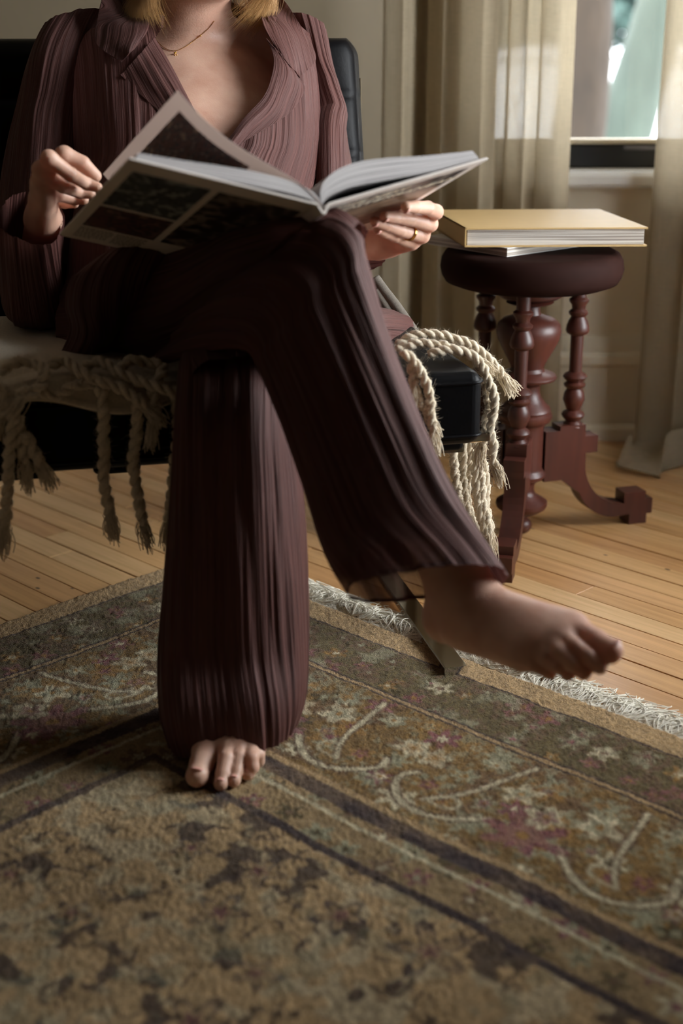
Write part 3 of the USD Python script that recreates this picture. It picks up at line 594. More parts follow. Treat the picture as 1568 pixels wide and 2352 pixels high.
# ------------------------------------------------------------------ throw: cloth on the seat, twisted tassels over its edges
def rope(path, r, turns, seed, end=.03, n=90, plies=2):
    """a twisted cord; returns (mesh, tip point, tip direction)"""
    p = spline(path, n); t, a, b = frames(p); L = np.concatenate([[0], np.cumsum(np.linalg.norm(np.diff(p, axis=0), axis=1))])
    parts = []; rr = np.random.default_rng(seed)
    for k in range(plies):
        ph = 2 * PI * (turns * L / .1 + k / plies) + seed
        off = .50 * r * (np.cos(ph)[:, None] * a + np.sin(ph)[:, None] * b)
        rad = .70 * r * (1 + .10 * np.sin(L * 260 + seed) + .10 * rr.normal(size=n)) ; rad[-6:] *= np.linspace(1, .8, 6); rad[:3] *= np.linspace(.7, 1, 3)
        parts.append(tube(p + off, rad, 9))
    return cat3(parts), p, t, L[-1]
def build_throw():
    th = thing('throw_blanket', 'cream wool throw with thick twisted tassels spread over the chair seat', 'blanket', cw(-.36, .2, .45))
    # cloth over the seat: X from the left to beneath the thigh, falling a little over the front
    nu, nv = 150, 80; X = np.linspace(-.80, -.26, nu); rows = []
    for v in np.linspace(0, 1, nv):
        y = .40 - .412 * v; fall = max(0, -(y - .0)) ; wob = .016 * np.sin(X * 17 + 1) + .012 * np.sin(X * 39 + 4)
        z = .462 + .007 * meshkit.fbm(np.stack([X * 9, np.full(nu, y * 9), X * 0], 1), 3, 3) + .010 * np.sin(X * 21 + 5 * y) * np.exp(-((y - .05) / .12) ** 2)
        yy = np.full(nu, max(y, -.012)) + wob * v * .5
        z = z - np.where(y < 0, (0 - y) * 1.0, 0) - (.004 if y < .03 else 0) - np.where(y < 0, .012 * (1 + np.sin(X * 23)), 0)
        yy = yy - np.where(y < .02, .012, 0)
        rows.append(CO + X[:, None] * XC + yy[:, None] * YC + z[:, None] * UP)
    P = np.array(rows); P[:, :, :] += 0
    obj('cloth', sheet(P[::-1], .006), M['wool'], th, smooth=True)
    # hanging folds at the far side of the seat, behind the knee
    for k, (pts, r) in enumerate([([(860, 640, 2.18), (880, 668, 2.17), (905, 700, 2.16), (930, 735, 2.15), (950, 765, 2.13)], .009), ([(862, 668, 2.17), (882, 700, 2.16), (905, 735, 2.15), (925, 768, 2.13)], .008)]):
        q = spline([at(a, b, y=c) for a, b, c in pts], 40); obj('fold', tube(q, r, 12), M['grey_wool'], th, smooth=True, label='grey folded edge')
    fuzz, fw, brush, bw = [], [], [], []
    rr = np.random.default_rng(17)
    def tassel(path, r=.0066, turns=3.4, seed=0, tail=.03, spread=.25):
        m, p, t, L = rope(path, r, turns, seed)
        obj('tassel', m, M['wool'], th, smooth=True)
        for _ in range(int(L * 6500)):                             # loose wool hairs
            i = rr.integers(0, len(p) - 1); d = rr.normal(size=3); d -= t[i] * (d @ t[i]) * .7; d /= np.linalg.norm(d); l = rr.uniform(.002, .0065) * (1.6 if rr.random() < .08 else 1)
            q0 = p[i] + d * r * .75; k = rr.normal(size=3) * .5
            fuzz.append(np.stack([q0, q0 + (d + .3 * k) * l * .5, q0 + (d * .8 + k) * l])); fw.append(np.array([.00022, .00018, .0001]))
        for _ in range(70):                                        # frayed end
            d = t[-1] + rr.normal(size=3) * spread * .6; d /= np.linalg.norm(d); o = rr.normal(size=3) * r * .42; l = tail * rr.uniform(.5, 1.1)
            s = np.linspace(0, 1, 5)[:, None]; q = p[-3] + o + d * l * s + np.array([0, 0, -.25]) * l * s * s + rr.normal(size=3) * .003 * np.sin(3 * s)
            brush.append(q); bw.append(np.full(5, .0011))
    Z4 = lambda pts, Y: [on_front(x / 2.529, 700 + y / 2.529, Y + (dy[0] if dy else 0)) for x, y, *dy in pts]
    left = [([(580, 470), (600, 560), (603, 640), (598, 760), (606, 860), (600, 1000), (622, 1130), (642, 1230)], -.034), ([(792, 520), (796, 640), (790, 760), (772, 900), (790, 1050), (812, 1180), (832, 1270)], -.034),
            ([(1018, 480), (1030, 620), (1036, 720), (1020, 880), (1003, 1050), (988, 1190), (984, 1270)], -.036), ([(160, 480), (120, 540), (80, 640), (58, 800), (50, 960), (40, 1120), (30, 1240), (22, 1300)], -.04),
            ([(105, 650), (112, 740), (125, 830), (140, 915)], -.036), ([(140, 740), (170, 800), (205, 870), (235, 920)], -.037),
            ([(285, 352, .03), (370, 325, .03), (450, 385, .01), (560, 440, 0), (680, 475, -.005), (760, 525, -.01), (850, 598, -.014)], -.032), ([(490, 362, .03), (580, 330, .03), (680, 385, .01), (800, 440, 0), (920, 480, -.008), (1010, 515, -.012), (1095, 545, -.014)], -.032),
            ([(705, 362, .035), (760, 322, .03), (860, 335, .03), (945, 360, .02), (925, 430, .0), (890, 500, -.005), (905, 590, -.01), (888, 680, -.012)], -.03), ([(0, 395, .02), (90, 335, .02), (200, 340, .02), (262, 400, 0), (225, 480, -.006), (140, 540, -.01)], -.032),
            ([(240, 500), (300, 530), (370, 505), (430, 470), (480, 460)], -.03), ([(-60, 520), (-20, 480), (40, 500), (30, 580), (10, 640)], -.036)]
    for k, (pts, Y) in enumerate(left): tassel(Z4(pts, Y), .0068 if k < 6 else .0062, 3.2, k)
    Z6 = lambda pts, Y: [on_front(880 + x / 4.056, 720 + y / 4.056, Y + (dy[0] if dy else 0)) for x, y, *dy in pts]
    right = [([(130, 300), (230, 225), (330, 195), (480, 190), (640, 228), (790, 275), (900, 350), (985, 425), (1060, 505), (1108, 580)], .10, 0), ([(120, 330), (220, 300), (330, 275), (450, 285), (560, 300), (680, 340), (800, 380), (890, 440)], .07, 1),
             ([(420, 372), (560, 345), (700, 345), (820, 385), (900, 455), (945, 545), (990, 660), (1030, 760), (1035, 880), (1005, 1010), (1000, 1120), (1030, 1230), (1012, 1330), (1042, 1420)], .06, 2), ([(890, 440), (935, 540), (955, 660), (972, 780), (985, 880), (955, 1010), (938, 1130), (925, 1230)], .08, 3),
             ([(170, 360), (260, 415), (335, 520), (395, 640), (437, 790), (440, 900), (450, 1000), (466, 1100)], -.030, 4), ([(262, 470), (275, 560), (285, 660)], -.026, 5), ([(240, 690), (300, 755), (360, 850), (410, 930)], -.026, 6), ([(950, 500), (1000, 545), (1060, 565), (1105, 590)], .12, 7)]
    for pts, Y, k in right: tassel(Z6(pts, Y), .0058, 3.6, 20 + k)
    low = [[(640, 1180), (655, 1340), (668, 1500), (690, 1640), (700, 1740)], [(735, 1160), (742, 1330), (735, 1500), (752, 1660), (770, 1800), (800, 1900)], [(800, 1150), (808, 1340), (790, 1520), (775, 1650), (790, 1800), (840, 1960)],
           [(860, 1120), (872, 1300), (855, 1480), (872, 1650), (890, 1800), (930, 1960), (960, 2080)], [(915, 1120), (912, 1300), (940, 1450), (958, 1620), (950, 1780), (985, 1950), (1000, 2090)], [(700, 1200), (700, 1400), (715, 1580), (730, 1760), (745, 1850)], [(885, 1200), (895, 1400), (915, 1580), (920, 1750), (960, 1900), (985, 2050)]]
    for k, pts in enumerate(low): tassel(Z6(pts, .15 + .02 * (k % 3)), .0062, 2.6, 40 + k, tail=.04, spread=.15)
    curves('fuzz', fuzz, np.concatenate(fw), M['wool'], th, kind='stuff'); curves('frayed_end', brush, np.concatenate(bw), M['wool'], th, kind='stuff')
build_throw()

# ------------------------------------------------------------------ the open picture book
BH, BA, BB, BC = at(742, 472, y=1.585), at(296, 363, y=1.510), at(136, 538, y=1.76), at(1120, 363, y=1.70)
BT = BB - BA; BL = np.linalg.norm(BT); BT = BT / BL
def book_side(corner):
    e = corner - BH; e = e - BT * (e @ BT); W = np.linalg.norm(e); e /= W; n = np.cross(e, BT); n = n if n[2] > 0 else -n     # n: page side
    return e, n, W
M['cover'] = mat('book_cover', lin(224, 214, 204), .4, 20, .04)
M['paper'] = usdkit.material(stage, '/World/Looks/book_paper', {'p': ('principled_bsdf', {'base_color': lin(214, 205, 200), 'roughness': .6}), 't': ('translucent_bsdf', {'color': lin(214, 200, 192)}), 'm': ('mix_closure', {'fac': .5})}, [('p.BSDF', 'm.closure1'), ('t.BSDF', 'm.closure2')], surface='m.closure')
M['ink'] = mat('white_ink', lin(225, 215, 190), .5)
M['text'] = mat('grey_text', lin(120, 112, 102), .6)
M['endpaper'] = mat('navy_endpaper', lin(28, 30, 44), .6)
def picture_mat(name, ramp, scale, seed, stretch=(1, 1, 1)):
    return usdkit.material(stage, '/World/Looks/' + name, {'tc': ('texture_coordinate', {}), 'mp': ('mapping', {'location': (seed, seed * .7, 0), 'scale': stretch}), 'n': ('noise_texture', {'scale': scale, 'detail': 5.0, 'distortion': .6}), 'v': ('voronoi_texture', {'scale': scale * 2.4}), 'm': ('mix_float', {'fac': .35}),
        'r': ('rgb_ramp', {'ramp': ramp}), 'p': ('principled_bsdf', {'roughness': .35})}, [('tc.UV', 'mp.vector'), ('mp.vector', 'n.vector'), ('mp.vector', 'v.vector'), ('n.fac', 'm.a'), ('v.distance', 'm.b'), ('m.result', 'r.fac'), ('r.color', 'p.base_color')], surface='p.BSDF')
PIC = [picture_mat('photo_street', [(.3, lin(28, 30, 34)), (.42, lin(84, 92, 96)), (.5, lin(40, 40, 42)), (.62, lin(150, 156, 152))], 4, 1), picture_mat('photo_figure', [(.3, lin(24, 36, 50)), (.45, lin(104, 66, 62)), (.55, lin(40, 36, 42)), (.68, lin(150, 120, 104))], 3, 5),
       picture_mat('photo_dark', [(.3, lin(18, 18, 20)), (.5, lin(54, 48, 44)), (.62, lin(130, 120, 110))], 3, 9), picture_mat('photo_landscape', [(.3, lin(58, 48, 40)), (.45, lin(92, 74, 56)), (.6, lin(120, 100, 78)), (.75, lin(158, 138, 112))], 2.2, 3, (1, 3, 1)), picture_mat('photo_page', [(.3, lin(60, 48, 50)), (.45, lin(150, 112, 106)), (.54, lin(72, 76, 88)), (.66, lin(190, 164, 146))], 6, 13, (2, 1, 1))]
M['block'] = usdkit.material(stage, '/World/Looks/page_edges', {'tc': ('texture_coordinate', {}), 'mp': ('mapping', {'scale': (1.2, 26, 1)}), 'n': ('noise_texture', {'scale': 1.0, 'detail': 3.0}), 'r': ('rgb_ramp', {'ramp': [(.36, lin(96, 84, 84)), (.46, lin(176, 170, 168)), (.7, lin(206, 202, 198))]}), 'p': ('principled_bsdf', {'roughness': .7})},
    [('tc.UV', 'mp.vector'), ('mp.vector', 'n.vector'), ('n.fac', 'r.fac'), ('r.color', 'p.base_color')], surface='p.BSDF')
def build_open_book():
    th = thing('open_book', 'large open hardcover picture book held in both hands on the raised knee', 'book', BH + BT * BL / 2)
    for side, corner in ((-1, BA), (1, BC)):
        e, n, W = book_side(corner)
        fr = lambda s, w, h, e=e, n=n: BH + e * s + BT * w + n * h
        # board
        m = cbox(W - .006, BL, .0028, .0007); R = np.stack([e, BT, n], 1); R = R if np.linalg.det(R) > 0 else np.stack([e, BT, -n], 1)
        R = np.stack([e, BT, np.cross(e, BT)], 1)
        obj('cover', T(m, fr(W / 2 + .003, BL / 2, 0), R=R), M['cover'], th, smooth=False, label='back cover with small photographs' if side < 0 else 'front cover with white title lettering')
        cv = f'{th}/cover' if side < 0 else f'{th}/cover_001'; origin[cv] = origin[th]
        obj('endpaper', T(cbox(W - .010, BL - .006, .0004, .0001), fr(W / 2 + .003, BL / 2, .0018), R=R), M['endpaper'], cv, smooth=False)
        # page block
        if side > 0: top = [(.0005, .002), (.004, .015), (.014, .026), (.035, .034), (.065, .036), (.105, .031), (.15, .0225), (W - .014, .0135)]; bot = [(.001, .001), (.006, .005), (.016, .009), (.04, .0115), (.07, .010), (.11, .0065), (.15, .0035), (W - .009, .0022)]
        else: top = [(.0005, .002), (.006, .010), (.02, .0165), (.045, .0205), (.08, .0205), (.12, .0175), (.16, .0135), (W - .010, .0095)]; bot = [(.001, .001), (.006, .003), (.02, .0055), (.045, .006), (.08, .0045), (.12, .003), (.16, .0024), (W - .008, .0022)]
        tp, bt = spline(top, 50), spline(bot, 50); V, UV = [], []
        K = 9
        for w in (.004, BL - .004):
            for q in np.linspace(0, 1, K):
                for i in range(50): p = bt[i] * (1 - q) + tp[i] * q; V.append(fr(p[0], w, p[1])); UV.append((i / 49, q))
        V = np.array(V); g = grid_faces(K, 50); N = K * 50
        def strip(ix):
            ix = np.array(ix); return np.vstack([np.stack([ix[:-1], ix[1:], ix[1:] + N], 1), np.stack([ix[:-1], ix[1:] + N, ix[:-1] + N], 1)])
        f = np.vstack([g, g[:, ::-1] + N, strip(np.arange(50)), strip((K - 1) * 50 + np.arange(50)), strip(np.arange(K) * 50 + 49), strip(np.arange(K) * 50)])
        obj('page_block', trimesh.Trimesh(V, f, process=False), M['block'], th, smooth=False, uv=np.array(UV))
        def print_quad(nm, s0, s1, w0, w1, m, h=-.0016):
            c = np.array([fr(a * W, b * BL, h) for a, b in ((s0, w0), (s1, w0), (s1, w1), (s0, w1))]); c2 = c + n * .0003
            msh = trimesh.Trimesh(np.vstack([c, c2]), [[0, 1, 2], [0, 2, 3], [4, 6, 5], [4, 7, 6], [0, 4, 5], [0, 5, 1], [1, 5, 6], [1, 6, 2], [2, 6, 7], [2, 7, 3], [3, 7, 4], [3, 4, 0]], process=False)
            uv = np.array([(0, 0), (1, 0), (1, 1), (0, 1)] * 2, float) * [1, abs(w1 - w0) * BL / (abs(s1 - s0) * W)]
            return obj(nm, msh, m, cv, smooth=False, uv=uv)
        if side < 0:
            print_quad('photo', .94, .54, .10, .505, PIC[0]); print_quad('photo', .94, .54, .53, .80, PIC[1]); print_quad('photo', .50, .06, .10, .80, PIC[2])
            rr = np.random.default_rng(4); lines = []
            for k in range(9):
                for a, b in ((.94, .75), (.735, .56)):
                    end = b if k < 8 else (a + b) / 2; x = a
                    while x > end + .01:
                        x2 = max(end, x - rr.uniform(.008, .03)); w = .822 + k * .0155
                        c = np.array([fr(x * W, w * BL, -.0016), fr(x2 * W, w * BL, -.0016), fr(x2 * W, (w + .0065) * BL, -.0016), fr(x * W, (w + .0065) * BL, -.0016)])
                        lines.append(trimesh.Trimesh(np.vstack([c, c + n * .0002]), [[0, 1, 2], [0, 2, 3], [4, 6, 5], [4, 7, 6]], process=False)); x = x2 - .005
            obj('text_block', cat3(lines), M['text'], cv, smooth=False, kind='stuff')
        else:
            print_quad('photo', .09, .93, .07, .78, PIC[3]); print_quad('photo', .09, .93, .07, .27, PIC[2], -.00175)
            def title(txt, s0, w, hgt):
                m = meshkit.text_mesh(txt, hgt, .0003, bold=True); v = m.vertices; sx = 1.22
                m.vertices = fr(0, 0, -.0019) + e * (s0 + v[:, :1] * sx) - BT * (v[:, 1:2] - w) - n * v[:, 2:3]; m.fix_normals(); obj('title', m, M['ink'], cv, smooth=False, label='white title lettering')
            title('THE NEW', .03, .043, .0135); title('MEDITERRANEAN', .022, .068, .0135)
    # spine strip and the turned page
    e1, n1, W1 = book_side(BA); e2, n2, W2 = book_side(BC)
    arc = spline([BH + e1 * .006 - n1 * .001, BH + (n1 + n2) * -.0045, BH + e2 * .006 - n2 * .001], 12); P = np.array([arc + BT * w for w in (0, BL)])
    obj('spine', sheet(P, .0024), M['cover'], th, smooth=40)
    PC = at(332, 292, y=1.665); d = PC - BH; d -= BT * (d @ BT); Wp = np.linalg.norm(d); d /= Wp; nn = np.cross(d, BT); nn = nn if nn[2] > 0 else -nn
    s = np.linspace(0, 1, 40); prof = np.stack([s * Wp, .022 * np.sin(PI * s ** .8) * (1 - s) - .016 * np.sin(PI * s)], 1)
    P = np.array([BH + d * prof[:, :1] + nn * prof[:, 1:] + BT * w + BT * 0 for w in np.linspace(.003, BL - .003, 12)])
    pg = obj('turned_page', sheet(P, .0003), M['paper'], th, smooth=60); origin[pg] = origin[th]
    a, b = 17, 37; Q = P[1:9, a:b] - nn * .0004; uv = np.stack(np.meshgrid(np.linspace(0, 1, b - a), np.linspace(0, 1, 8)), -1).reshape(-1, 2)
    obj('photo', trimesh.Trimesh(Q.reshape(-1, 3), grid_faces(8, b - a), process=False), PIC[4], pg, smooth=True, uv=uv)
    return PC, d, nn, Wp
PAGE = build_open_book()

# ------------------------------------------------------------------ the seated person: body as one distance field
def smin(a, b, k):
    h = np.clip(.5 + .5 * (b - a) / k, 0, 1); return b * (1 - h) + a * h - k * h * (1 - h)
def cone(p, a, b, ra, rb):
    ab = b - a; t = np.clip(((p - a) @ ab) / (ab @ ab + 1e-12), 0, 1)
    return np.linalg.norm(p - a - t[:, None] * ab, axis=1) - (ra + (rb - ra) * t)
def ellipsoid(p, c, r, R=None):
    q = p - c
    if R is not None: q = q @ R                                    # columns of R: the axes
    k0 = np.linalg.norm(q / r, axis=1); k1 = np.linalg.norm(q / (np.array(r) ** 2), axis=1); return k0 * (k0 - 1) / (k1 + 1e-9)
def chain(p, pts, rad, k=.002):
    d = None
    for a, b, ra, rb in zip(pts, pts[1:], rad, rad[1:]):
        c = cone(p, a, b, ra, rb); d = c if d is None else smin(d, c, k)
    return d
def surface_nets(f, lo, hi, h):
    lo, hi = np.array(lo), np.array(hi); n = np.ceil((hi - lo) / h).astype(int) + 1
    # coarse pass, then only the blocks near the surface
    B = 6; nb = np.ceil((n - 1) / B).astype(int); n = nb * B + 1
    bi = np.stack(np.meshgrid(*[np.arange(k) for k in nb], indexing='ij'), -1).reshape(-1, 3)
    dc = f(lo + (bi + .5) * B * h); act = bi[np.abs(dc) < B * h * 1.35]
    V = np.full(n, 1.0, np.float32); o = np.stack(np.meshgrid(*[np.arange(B + 1)] * 3, indexing='ij'), -1).reshape(-1, 3)
    ins = bi[dc <= -B * h * 1.35]
    for b in ins: V[b[0] * B:b[0] * B + B + 1, b[1] * B:b[1] * B + B + 1, b[2] * B:b[2] * B + B + 1] = -1
    for s in range(0, len(act), 400):
        ix = (act[s:s + 400, None] * B + o[None]).reshape(-1, 3); V[ix[:, 0], ix[:, 1], ix[:, 2]] = f(lo + ix * h)
    S = V < 0; c8 = [(i, j, k) for i in (0, 1) for j in (0, 1) for k in (0, 1)]; sl = lambda A, c: A[c[0]:n[0] - 1 + c[0], c[1]:n[1] - 1 + c[1], c[2]:n[2] - 1 + c[2]]
    cnt = sum(sl(S, c).astype(np.int8) for c in c8); cells = np.argwhere((cnt > 0) & (cnt < 8))
    acc = np.zeros((len(cells), 3)); w = np.zeros(len(cells))
    for a in c8:
        for ax in range(3):
            if a[ax]: continue
            b = list(a); b[ax] = 1; A, Bc = cells + a, cells + b
            va, vb = V[tuple(A.T)], V[tuple(Bc.T)]; m = (va < 0) != (vb < 0); t = np.where(m, va / np.where(m, va - vb, 1), 0)
            q = np.array(a, float)[None] + t[:, None] * (np.array(b) - np.array(a)); acc += q * m[:, None]; w += m
    verts = lo + (cells + acc / np.maximum(w, 1)[:, None]) * h
    ids = np.full(n - 1, -1, np.int64); ids[tuple(cells.T)] = np.arange(len(cells)); F = []
    for ax in range(3):
        u, v = (ax + 1) % 3, (ax + 2) % 3; s0 = [slice(None)] * 3; s1 = [slice(None)] * 3; s0[ax] = slice(0, -1); s1[ax] = slice(1, None)
        ch = S[tuple(s0)] != S[tuple(s1)]; e = np.argwhere(ch); e = e[(e[:, u] > 0) & (e[:, v] > 0) & (e[:, u] < n[u] - 1) & (e[:, v] < n[v] - 1)]
        du, dv = np.eye(3, dtype=int)[u], np.eye(3, dtype=int)[v]
        q = np.stack([ids[tuple((e - du - dv).T)], ids[tuple((e - dv).T)], ids[tuple(e.T)], ids[tuple((e - du).T)]], 1)
        flip = ~S[tuple(e.T)]; q[flip] = q[flip][:, ::-1]; q = q[(q >= 0).all(1)]; F.append(q[:, [0, 1, 2]]); F.append(q[:, [0, 2, 3]])
    return verts, np.vstack(F)

# joints, in room metres
RS, LS = at(168, 150, y=2.16), at(678, 148, y=2.295)
SM = (RS + LS) / 2; PM = np.array([-.165, 2.01, .535])
XT = (LS - RS) / np.linalg.norm(LS - RS); UT = SM - PM; UT -= XT * (UT @ XT); UT /= np.linalg.norm(UT); FT = np.cross(XT, UT); FT = FT if FT[1] < 0 else -FT
RT = np.stack([XT, FT, UT], 1)
REL, RWR = at(92, 640, y=2.06), at(100, 486, y=1.885)
LEL, LWR = at(737, 520, y=2.17), at(872, 560, y=1.95)
RHIP, RKN, RAN = np.array([-.245, 1.965, .53]), at(718, 612, y=1.655), at(1078, 1382, y=1.455)
LHIP, LKN, LAN = np.array([-.085, 2.0, .525]), at(572, 850, y=1.715), np.array([-.135, 1.685, .095])
CHIN = at(500, -14, y=2.095); NB = at(440, 70, y=2.215); HC = at(452, -165, y=2.165)
e2_, n2_, W2_ = book_side(BC)
def on_cover(px, py, off):
    """the point OFF outside the front cover seen at a pixel"""
    r = ray(px, py); o = np.array([0, 0, EYE]); return o + r * ((-(off + .0016) - (o - BH) @ n2_) / (r @ n2_))
z2 = lambda x, y, d: at(780 + x / 5.227, 380 + y / 5.227, y=d)
pd_, pn_ = PAGE[1], PAGE[2]
def on_page(px, py, off):
    r = ray(px, py); o = np.array([0, 0, EYE]); return o + r * ((off - (o - BH) @ pn_) / (r @ pn_))
z1 = lambda x, y, off: on_page(30 + x / 5.227, 320 + y / 5.227, off)
HANDS = {
    'L': dict(wrist=LWR, elbow=LEL,
        mcp=[z2(1150, 558, 1.875), z2(1085, 705, 1.89), z2(990, 845, 1.90), z2(860, 930, 1.905)],
        f=[[z2(1150, 558, 1.875), z2(1050, 512, 1.834), z2(900, 500, 1.803), z2(795, 497, 1.776)], [z2(1085, 705, 1.89), z2(835, 640, 1.848), z2(670, 622, 1.816), z2(540, 612, 1.788)],
           [z2(990, 845, 1.90), z2(720, 775, 1.857), z2(550, 712, 1.824), z2(420, 672, 1.797)], [z2(860, 930, 1.905), z2(660, 850, 1.868), z2(540, 805, 1.842), z2(455, 765, 1.822)]],
        thumb=[LWR * .7 + z2(1100, 620, 1.88) * .3, BC + BT * .205 + n2_ * .026 + e2_ * .010, BC + BT * .165 + n2_ * .032 - e2_ * .016, BC + BT * .135 + n2_ * .029 - e2_ * .040]),
    'R': dict(wrist=RWR, elbow=REL,
        mcp=[z1(430, 225, -.030), z1(325, 360, -.040), z1(300, 510, -.036), z1(300, 640, -.026)],
        f=[[z1(430, 225, -.030), z1(690, 425, -.026), z1(885, 535, -.012), z1(1010, 575, -.009)], [z1(325, 360, -.040), z1(600, 560, -.030), z1(800, 640, -.015), z1(930, 655, -.009)],
           [z1(300, 510, -.036), z1(540, 665, -.026), z1(730, 720, -.014), z1(850, 725, -.009)], [z1(300, 640, -.026), z1(470, 735, -.016), z1(620, 770, -.010), z1(740, 775, -.008)]],
        thumb=[z1(400, 330, -.004), z1(610, 190, .004), z1(830, 290, .010), z1(985, 440, .009)])}
FR = [(.0098, .0088, .0077, .0066), (.0100, .0090, .0078, .0066), (.0097, .0087, .0075, .0064), (.0088, .0076, .0066, .0057)]
def hand_sdf(p, h):
    w, el = h['wrist'], h['elbow']; d = cone(p, el, w + (el - w) * .12, .036, .0225)
    pal = None
    for i, m in enumerate(h['mcp']):
        s = w + (m - w) * .12 + (h['mcp'][0] - h['mcp'][3]) * (.20 - .14 * i); c = cone(p, s, m, .0125, .0098); pal = c if pal is None else smin(pal, c, .009)
    for a, b in ((0, 1), (1, 2), (2, 3)): pal = smin(pal, cone(p, (h['mcp'][a] * .8 + w * .2), (h['mcp'][b] * .8 + w * .2), .0095, .0095), .006)
    t = h['thumb']; pal = smin(pal, cone(p, w + (t[0] - w) * .4, t[1], .0145, .0115), .012)
    d = smin(d, cone(p, w + (el - w) * .10, w + (np.mean(h['mcp'], 0) - w) * .2, .0215, .0165), .015); d = smin(d, pal, .014)
    fs = smin(chain(p, t[1:], (.0112, .0098, .0082)), pal, .006)
    for c, r in zip(h['f'], FR):
        k = chain(p, c, r, .0015)
        for q, rr in ((c[1], r[1]), (c[2], r[2])): k = smin(k, np.linalg.norm(p - q, axis=1) - rr * 1.03, .002)
        d = smin(d, k, .0035)
    return smin(d, chain(p, t[1:], (.0112, .0098, .0082)), .004)
z8 = lambda x, y, z: at(380 + x / 4.612, 1600 + y / 4.612, z=z)
z7 = lambda x, y, yy: at(900 + x / 2.851, 1280 + y / 2.851, y=yy)
def back_of(t, l, z, lat=0.0):
    d = (LAN - np.array([-.155, 1.54, .03])); d[2] = 0; d /= np.linalg.norm(d); q = t + d * l; q[2] = z; return q + np.array([lat, 0, 0])
Z0 = PILE
LT = [z8(335, 840, Z0 + .015), z8(585, 925, Z0 + .010), z8(725, 890, Z0 + .010), z8(870, 820, Z0 + .0095), z8(985, 680, Z0 + .010)]
FEET = {
    'L': dict(ankle=LAN, knee=LKN, heel=LAN + np.array([.004, .035, -.055]), tip=LT, toes=[
        [back_of(LT[0], .055, Z0 + .026), back_of(LT[0], .024, Z0 + .019), LT[0]], [back_of(LT[1], .062, Z0 + .030, -.002), back_of(LT[1], .030, Z0 + .028), back_of(LT[1], .012, Z0 + .017), LT[1]],
        [back_of(LT[2], .058, Z0 + .029, -.003), back_of(LT[2], .028, Z0 + .027), back_of(LT[2], .011, Z0 + .016), LT[2]], [back_of(LT[3], .052, Z0 + .028, -.004), at(577, 1741, z=Z0 + .026), at(580, 1762, z=Z0 + .017), LT[3]],
        [back_of(LT[4], .045, Z0 + .024, -.006), at(592, 1734, z=Z0 + .020), LT[4]]]),
    'R': dict(ankle=RAN, knee=RKN, heel=z7(368, 398, 1.485), tip=None, toes=[
        [z7(1165, 470, 1.375), z7(1320, 555, 1.35), z7(1425, 610, 1.338)], [z7(1085, 520, 1.362), z7(1190, 585, 1.338), z7(1280, 650, 1.330), z7(1358, 715, 1.330)],
        [z7(1015, 565, 1.358), z7(1095, 620, 1.335), z7(1175, 690, 1.328), z7(1255, 755, 1.330)], [z7(940, 605, 1.356), z7(1005, 650, 1.338), z7(1075, 705, 1.332), z7(1150, 762, 1.335)],
        [z7(850, 640, 1.360), z7(920, 685, 1.345), z7(980, 722, 1.342), z7(1030, 755, 1.344)]])}
TR = [(.0165, .0148, .0128), (.0105, .0098, .0088, .0075), (.0100, .0092, .0084, .0072), (.0098, .0090, .0082, .0070), (.0098, .0088, .0084, .0072)]
def foot_sdf(p, f):
    an, he = f['ankle'], f['heel']; up = f['knee'] - an; up /= np.linalg.norm(up); d = cone(p, an + up * .16, an, .040, .0285)
    d = smin(d, cone(p, an, he, .029, .0245), .02); d = smin(d, cone(p, an + up * .07 , he, .020, .0225), .025)
    for i, (c, r) in enumerate(zip(f['toes'], TR)):
        m = c[0]; s = an + (m - an) * .18 + (he - an) * (.12 + .05 * i); d = smin(d, cone(p, s, m, .0265 - .001 * i, .0150 - .0008 * i if i else .0185), .016)
        s2 = he * .75 + m * .25; d = smin(d, cone(p, s2, m, .0215, .013), .018)
    t = None
    for c, r in zip(f['toes'], TR):
        if len(c) == 3: r = (r[0], r[1], r[-1])
        k = chain(p, c, r, .002); q = c[-1]; k = smin(k, np.linalg.norm(p - q, axis=1) - r[-1] * 1.08, .003); t = k if t is None else np.minimum(t, k) if False else smin(t, k, .0012)
    return smin(d, t, .007)
def torso_sdf(p):
    d = ellipsoid(p, SM - UT * .135 + FT * .0, (.136, .092, .19), RT)
    d = smin(d, ellipsoid(p, PM + UT * .13, (.106, .080, .16), RT), .05); d = smin(d, ellipsoid(p, PM, (.140, .10, .11), RT), .05)
    for s, S in ((-1, RS), (1, LS)):
        d = smin(d, cone(p, SM + (S - SM) * .30 + UT * .035, S, .040, .043), .04)                        # trapezius and shoulder
        d = smin(d, ellipsoid(p, SM + XT * s * .070 - UT * .185 + FT * .042, (.060, .046, .060), RT), .05)     # breast
        d = smin(d, cone(p, SM + XT * s * .014 + UT * .018 + FT * .068, S + UT * .016 + FT * .012, .0072, .0090), .014)    # collarbone
    notch = SM + UT * .028 + FT * .082
    d = -smin(-d, np.linalg.norm(p - notch, axis=1) - .013, .018)
    nk = NB + (HC - NB) * .45
    d = smin(d, cone(p, SM + UT * .02 + FT * .01, nk, .056, .050), .030)
    for s in (-1, 1): d = smin(d, cone(p, SM + XT * s * .016 + UT * .030 + FT * .066, nk + XT * s * .047 + UT * .02 - FT * .01, .0075, .011), .012)   # neck muscles
    return d
HX = np.array([.985, .17, 0]); HZ = np.array([-.06, .15, .98]); HZ /= np.linalg.norm(HZ); HF = np.cross(HX, HZ); HF = HF if HF[1] < 0 else -HF; HF = HF - HX * (HF @ HX); HF /= np.linalg.norm(HF); HU = np.cross(HF, HX) if np.cross(HF, HX)[2] > 0 else -np.cross(HF, HX)
RH = np.stack([HX, HF, HU], 1); H0_ = CHIN - HF * .072 + HU * .105           # middle of the head at eye height
